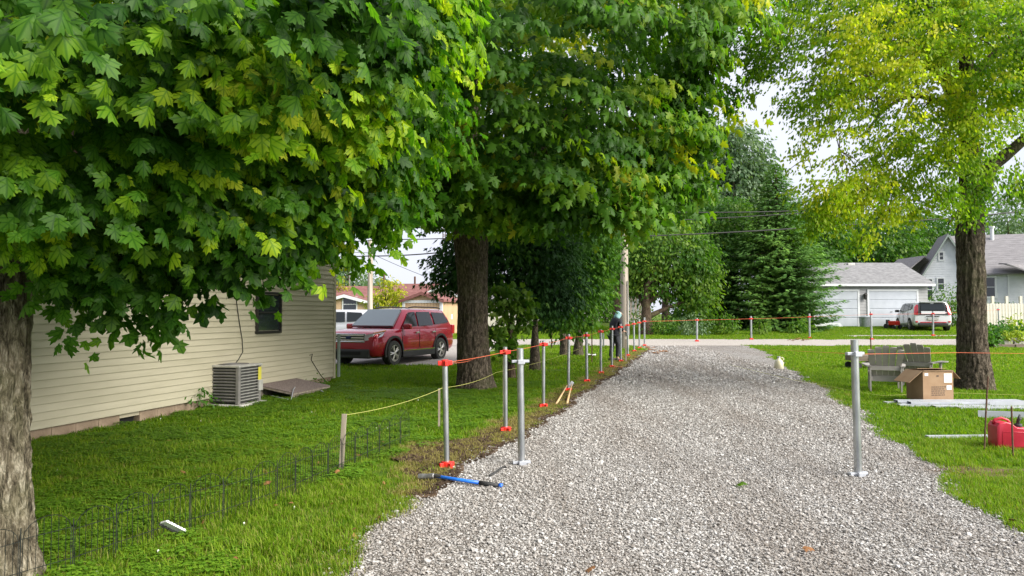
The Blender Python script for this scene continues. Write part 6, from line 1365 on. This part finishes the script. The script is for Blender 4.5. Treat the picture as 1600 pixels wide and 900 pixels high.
for s_ in (-1, 1):
    def sp(x, z): k = (z - 1.12) / .64; return (x, s_ * (.94 + (.735 - .94) * k + .022 * math.sin(math.pi * min(max(k, 0), 1)) + .012), z)
    quad_glass(t, [sp(.92, 1.19), sp(.03, 1.2), sp(.0, 1.66), sp(.40, 1.64)], M['car_glass'], off=(0, s_, .3))
    quad_glass(t, [sp(-.06, 1.2), sp(-1.0, 1.22), sp(-.93, 1.66), sp(-.09, 1.66)], M['car_glass'], off=(0, s_, .3))
    quad_glass(t, [sp(-1.12, 1.24), sp(-2.08, 1.3), sp(-1.85, 1.62), sp(-1.06, 1.65)], M['car_glass'], off=(0, s_, .3))
    sill = MB(); sill.bbox((0, s_ * .965, .33), (1.95, .12, .18), .02); sill.build('side_sill', M['car_black'], t)
    MB().box((0, s_ * 1.012, .445), (1.95, .02, .022)).build('chrome_strip', M['chrome'], t)
    for x in (A_, B_):
        ar = MB(); pr = [(.455, -.03), (.52, -.03), (.52, .018), (.455, .018)]; rings = [[(x + a_ * math.cos(q), s_ * (hw - .005) + s_ * b_, .41 + a_ * math.sin(q)) for a_, b_ in pr] for q in np.linspace(-.25, math.pi + .25, 22)]
        ar.loft(rings).build('wheel_arch', M['car_black'], t)
        wheel(t, x, s_ * .89, .385, .25, s_)
    for x in (.98, -.03, -1.05): MB().box((x, s_ * 1.0, .80), (.012, .012, .62)).build('door_seam', M['car_black'], t)
    for x in (.12, -.92): MB().bbox((x, s_ * 1.015, 1.0), (.2, .04, .045), .012).build('door_handle', M['chrome'], t)
    MB().bbox((.86, s_ * 1.1, 1.2), (.16, .26, .17), .05).build('mirror', M['car_red'], t)
    MB().tube([(.1, s_ * .64, 1.80), (-.2, s_ * .65, 1.83), (-1.7, s_ * .65, 1.82), (-1.95, s_ * .64, 1.78)], .022, 8).build('roof_rail', M['car_black'], t)
    hl = MB(); hl.loft([[(2.43, s_ * .58, .79), (2.41, s_ * .58, .97), (2.2, s_ * .58, .97)], [(2.37, s_ * .82, .83), (2.32, s_ * .83, 1.02), (2.1, s_ * .7, 1.0)], [(2.10, s_ * .995, .92), (1.92, s_ * .985, 1.09), (1.8, s_ * .8, 1.05)]])
    hl.build('headlight', M['lamp_clear'], t); MB().tube([(2.33, s_ * .84, 1.02), (2.1, s_ * .95, 1.06), (1.90, s_ * .985, 1.09)], .022, 6).build('turn_lamp', M['amber'], t)
    MB().bbox((2.3, s_ * .78, .50), (.1, .14, .08), .02).build('fog_lamp', M['lamp_clear'], t)
    MB().bbox((-2.42, s_ * .88, 1.05), (.2, .14, .34), .05).build('tail_lamp', M['tail_red'], t)
gr = MB().bbox((2.375, 0, .88), (.06, 1.14, .25), .02).build('grille', M['car_black'], t)
for k in range(3): MB().bbox((2.41, 0, .80 + k * .075), (.03, 1.12, .045), .01).build('grille_bar', M['chrome'], gr)
MB().tube([(2.415, -.58, .76), (2.415, -.60, .99), (2.40, .60, .99), (2.415, .58, .76), (2.415, -.58, .76)], .02, 6).build('grille_frame', M['chrome'], gr)
MB().lathe([(.001, 0), (.11, 0), (.12, .01), (.11, .03), (.001, .035)], (2.43, 0, .885), 20, Matrix.Scale(.45, 3, (0, 0, 1)) @ Matrix.Rotation(R(90), 3, 'Y') @ Matrix.Scale(.8, 3)).build('badge', M['emblem'], gr)
MB().bbox((2.36, 0, .40), (.18, 1.5, .28), .04).build('lower_bumper', M['car_black'], t); MB().bbox((2.45, 0, .42), (.03, .9, .1), .01).build('air_intake', M['dark'], t)
MB().box((0, 0, .33), (4.3, 1.5, .14)).build('underbody', M['car_black'], t)
# ---- silver car behind it
c_ = P(538, 517, 29.5); t = thing('silver_car', 'pale silver car mostly hidden behind the red one', 'car', (c_.x - .7, 30.1, gz(30)), R(172))
st2 = [(2.3, .42, .55, .72, .82), (2.2, .28, .56, .86, .93), (1.9, .24, .58, .98, .98), (1.1, .24, .62, 1.02, 1), (0, .24, .62, 1.04, 1), (-1.2, .24, .62, 1.06, 1), (-2.0, .28, .62, 1.06, .97), (-2.25, .4, .6, .95, .88)]
car_shell(t, 'body', st2, .92, M['car_silver'], (1.35, -1.35), .4)
cabin(t, M['car_silver'], 1.05, .35, -1.8, -2.15, 1.0, 1.58, .86, .68)
quad_glass(t, [(1.07, .72, 1.05), (1.07, -.72, 1.05), (.43, -.58, 1.5), (.43, .58, 1.5)], M['windshield'], 'windscreen', off=(1, 0, .5))
for s_ in (-1, 1):
    def sp(x, z): k = (z - 1.0) / .58; return (x, s_ * (.87 - .175 * k + .02 * math.sin(math.pi * k) + .014), z)
    for q in ([(.85, 1.06), (.0, 1.07), (.0, 1.49), (.35, 1.48)], [(-.06, 1.07), (-.95, 1.08), (-.9, 1.49), (-.08, 1.49)], [(-1.03, 1.09), (-1.8, 1.14), (-1.62, 1.46), (-.99, 1.49)]): quad_glass(t, [sp(*p) for p in q], M['car_glass'], off=(0, s_, .3))
    for x in (1.35, -1.35): wheel(t, x, s_ * .82, .33, .2, s_, 6, False)
    MB().bbox((.8, s_ * 1.0, 1.06), (.14, .22, .14), .04).build('mirror', M['car_silver'], t); MB().bbox((2.1, s_ * .7, .76), (.2, .3, .12), .04).build('headlight', M['lamp_clear'], t)
MB().box((0, 0, .29), (3.9, 1.4, .12)).build('underbody', M['car_black'], t)
# ---- white box-shaped car
Ys = 40.0; rl = G(1429, 520); c_ = Vector((P(1457, 518, 40.2).x, 40.2, gz(41))); hd = Vector((1.1, 3.95, 0)).normalized(); ang = math.atan2(hd.y, hd.x)
t = thing('white_hatchback', 'white boxy hatchback with red tall tail lamps seen from behind', 'car', c_ + hd * 2.05, ang); t.scale = (1.06, 1.12, 1.04)
st3 = [(2.05, .38, .55, .74, .84), (1.98, .26, .58, .9, .92), (1.7, .22, .6, 1.0, .97), (1.0, .22, .62, 1.04, 1), (0, .22, .62, 1.05, 1), (-1.2, .22, .64, 1.07, 1), (-1.85, .24, .66, 1.08, .985), (-2.02, .28, .66, 1.07, .95), (-2.07, .38, .62, 1.0, .9)]
car_shell(t, 'body', st3, .90, M['car_white'], (1.28, -1.28), .39)
cabin(t, M['car_white'], 1.05, .45, -1.86, -2.02, 1.0, 1.60, .86, .70)
quad_glass(t, [(1.08, .7, 1.05), (1.08, -.7, 1.05), (.53, -.58, 1.52), (.53, .58, 1.52)], M['windshield'], 'windscreen', off=(1, 0, .5))
rw = quad_glass(t, [(-2.055, .66, .86), (-2.055, -.66, .86), (-2.02, -.68, 1.1), (-1.90, -.60, 1.53), (-1.90, .60, 1.53), (-2.02, .68, 1.1)], M['car_black'], 'tailgate_surround', .014, off=(-1, 0, 0))
quad_glass(t, [(-2.062, .52, .92), (-2.062, -.52, .92), (-2.05, -.54, 1.08), (-2.05, .54, 1.08)], M['car_white'], 'tailgate_panel', .03, off=(-1, 0, 0))
quad_glass(t, [(-2.05, .55, 1.13), (-2.05, -.55, 1.13), (-1.93, -.52, 1.47), (-1.93, .52, 1.47)], M['car_glass'], 'rear_window', .026, off=(-1, 0, 0))
MB().bbox((-1.9, 0, 1.585), (.24, 1.1, .04), .012).build('roof_spoiler', M['car_white'], t)
MB().bbox((-2.1, 0, .66), (.03, .5, .13), .01).build('licence_plate', M['ac_top'], t); MB().bbox((-2.09, 0, .8), (.04, .6, .035), .01).build('tailgate_strip', M['car_black'], t)
MB().bbox((-2.1, 0, .47), (.05, 1.2, .05), .015).build('bumper_line', M['tail_red'], t); MB().bbox((-2.06, 0, .36), (.12, 1.35, .14), .03).build('lower_bumper', M['car_black'], t)
MB().lathe([(.001, 0), (.08, 0), (.08, .02), (.001, .025)], (-2.08, 0, .87), 16, Matrix.Scale(.5, 3, (0, 0, 1)) @ Matrix.Rotation(R(-90), 3, 'Y')).build('badge', M['tail_red'], t)
for s_ in (-1, 1):
    quad_glass(t, [(-2.06, s_ * .68, .86), (-2.0, s_ * .84, .88), (-1.93, s_ * .80, 1.3), (-1.89, s_ * .71, 1.45), (-1.93, s_ * .63, 1.43), (-2.05, s_ * .66, 1.08)], M['tail_red'], 'tail_lamp', .03, off=(-1, 0, 0))
    MB().bbox((-2.06, s_ * .74, .5), (.06, .12, .09), .02).build('reflector', M['tail_red'], t)
    def sp(x, z): k = (z - 1.0) / .6; return (x, s_ * (.87 - .16 * k + .02 * math.sin(math.pi * k) + .014), z)
    for q in ([(.9, 1.06), (.0, 1.08), (.0, 1.5), (.45, 1.48)], [(-.06, 1.08), (-.95, 1.12), (-.92, 1.5), (-.06, 1.5)], [(-1.05, 1.14), (-1.55, 1.24), (-1.45, 1.46), (-1.02, 1.5)]): quad_glass(t, [sp(*p) for p in q], M['car_glass'], off=(0, s_, .3))
    for x in (1.28, -1.28): wheel(t, x, s_ * .81, .34, .21, s_, 5, False)
    MB().bbox((.82, s_ * 1.0, 1.1), (.15, .2, .15), .04).build('mirror', M['car_black'], t)
    for x in (.1, -.85): MB().bbox((x, s_ * .915, .95), (.17, .03, .035), .01).build('door_handle', M['car_white'], t)
    for x in (.9, -.03, -1.0): MB().box((x, s_ * .9, .75), (.01, .012, .56)).build('door_seam', M['car_black'], t)
MB().box((0, 0, .28), (3.6, 1.35, .12)).build('underbody', M['car_black'], t)

# ================================================================ PERSON
pb = G(960, 564); t = thing('person', 'person in dark jacket and trousers, pale teal hood, head bent, standing at the posts', 'person', pb, R(-90))
def skinned(name, pts, edges, rad, m, sub=2, root=0):
    me = bpy.data.meshes.new(name); me.from_pydata([Vector(p) for p in pts], edges, []); o = bpy.data.objects.new(name, me); link(o)
    sk = o.modifiers.new('k', 'SKIN'); sk.use_smooth_shade = True; sb = o.modifiers.new('s', 'SUBSURF'); sb.levels = sb.render_levels = sub
    for i, v in enumerate(me.skin_vertices[0].data): r = rad[i]; v.radius = r if hasattr(r, '__len__') else (r, r); v.use_root = (i == root)
    bpy.context.view_layer.update(); me2 = bpy.data.meshes.new_from_object(o.evaluated_get(bpy.context.evaluated_depsgraph_get())); bpy.data.objects.remove(o)
    me2.materials.clear(); me2.materials.append(m); o2 = bpy.data.objects.new(name, me2); link(o2, t); me2.polygons.foreach_set('use_smooth', [True] * len(me2.polygons)); return o2
# local axes: faces +x turned by rz; picture shows the figure facing right -> local +y is picture right
# body (skin): legs, trunk, neck, head, arms, hands
S_ = 1.0
pts = [(0, 0, .88), (.0, .02, 1.08), (.0, .06, 1.28), (0, .11, 1.37), (0, .16, 1.45), (0, .21, 1.50), (0, .25, 1.47)]
ed = [(i, i + 1) for i in range(6)]; rad = [(.10, .08), (.095, .07), (.11, .07), (.055, .05), (.055, .055), (.085, .1), (.075, .085)]
def add(chain, rs, start):
    prev = start
    for p, r in zip(chain, rs): pts.append(p); rad.append(r); ed.append((prev, len(pts) - 1)); prev = len(pts) - 1
    return prev
for s_ in (-1, 1):
    add([(s_ * .1, .0, .82), (s_ * .105, .03 + .04 * s_, .46), (s_ * .11, -.02 + .05 * s_, .10), (s_ * .115, .08 + .05 * s_, .04)], [.09, .06, .042, .035], 0)
    e_ = add([(s_ * .17, .08, 1.29), (s_ * .22, .09, 1.05), (s_ * .14, .24, .93 + .02 * s_), (s_ * .11, .30, .92 + .02 * s_)], [.052, .042, .03, (.034, .018)], 2)
    wx_, wy_, wz_ = pts[e_]
    for f_ in range(4): add([(wx_ - s_ * (.028 - .018 * f_), wy_ + .05, wz_ - .005), (wx_ - s_ * (.03 - .018 * f_), wy_ + .075 + (.008, .012, .010, 0)[f_], wz_ - .03)], [.009, .008], e_)
    add([(wx_ - s_ * .035, wy_ + .02, wz_ + .015), (wx_ - s_ * .03, wy_ + .05, wz_ + .02)], [.01, .009], e_)
skinned('body', pts, ed, rad, M['skin'])
pts = [(0, 0, .72), (.0, .01, 1.02), (.0, .05, 1.26), (0, .085, 1.35)]; ed = [(0, 1), (1, 2), (2, 3)]; rad = [(.18, .15), (.175, .145), (.185, .14), (.11, .10)]
for s_ in (-1, 1): add([(s_ * .18, .08, 1.29), (s_ * .235, .09, 1.05), (s_ * .16, .21, .95 + .02 * s_)], [.072, .062, .045], 2)
skinned('jacket', pts, ed, rad, M['jacket'])
pts = [(0, 0, .86)]; ed = []; rad = [(.165, .135)]
for s_ in (-1, 1): add([(s_ * .1, .0, .78), (s_ * .105, .03 + .04 * s_, .46), (s_ * .11, -.02 + .05 * s_, .12)], [.105, .078, .06], 0)
skinned('trousers', pts, ed, rad, M['trousers'])
for s_ in (-1, 1): MB().bbox((s_ * .112, .06 + .05 * s_, .045), (.095, .27, .09), .03).build('shoe', M['shoe'], t, True)
pts = [(0, .06, 1.33), (0, .12, 1.42), (0, .185, 1.515), (0, .21, 1.535)]; ed = [(0, 1), (1, 2), (2, 3)]; rad = [(.12, .10), (.10, .1), (.118, .125), (.1, .1)]
skinned('hood', pts, ed, rad, M['hood'])
MB().bbox((0, .14, .99), (.30, .03, .14), .012).build('shirt_hem', M['grey_shirt'], t, True)
fc = MB()
for s_ in (-1, 1): fc.lathe([(.001, -.008), (.010, 0), (.001, .008)], (s_ * .032, .325, 1.485), 8)
fc.build('eyes', M['dark'], t); MB().tube([(0, .325, 1.49), (0, .345, 1.465), (0, .33, 1.455)], [.01, .014, .008], 6).build('nose', M['skin'], t, True); MB().tube([(-.022, .318, 1.43), (.022, .318, 1.43)], .006, 6).build('mouth', M['dry_leaf'], t)
for s_ in (-1, 1): MB().tube([(s_ * .085, .22, 1.46), (s_ * .095, .225, 1.49), (s_ * .088, .235, 1.51)], [.01, .015, .008], 6).build('ear', M['skin'], t, True)
t.rotation_euler = (0, 0, R(-62)); t.scale = (1.08, 1.08, 1.05)
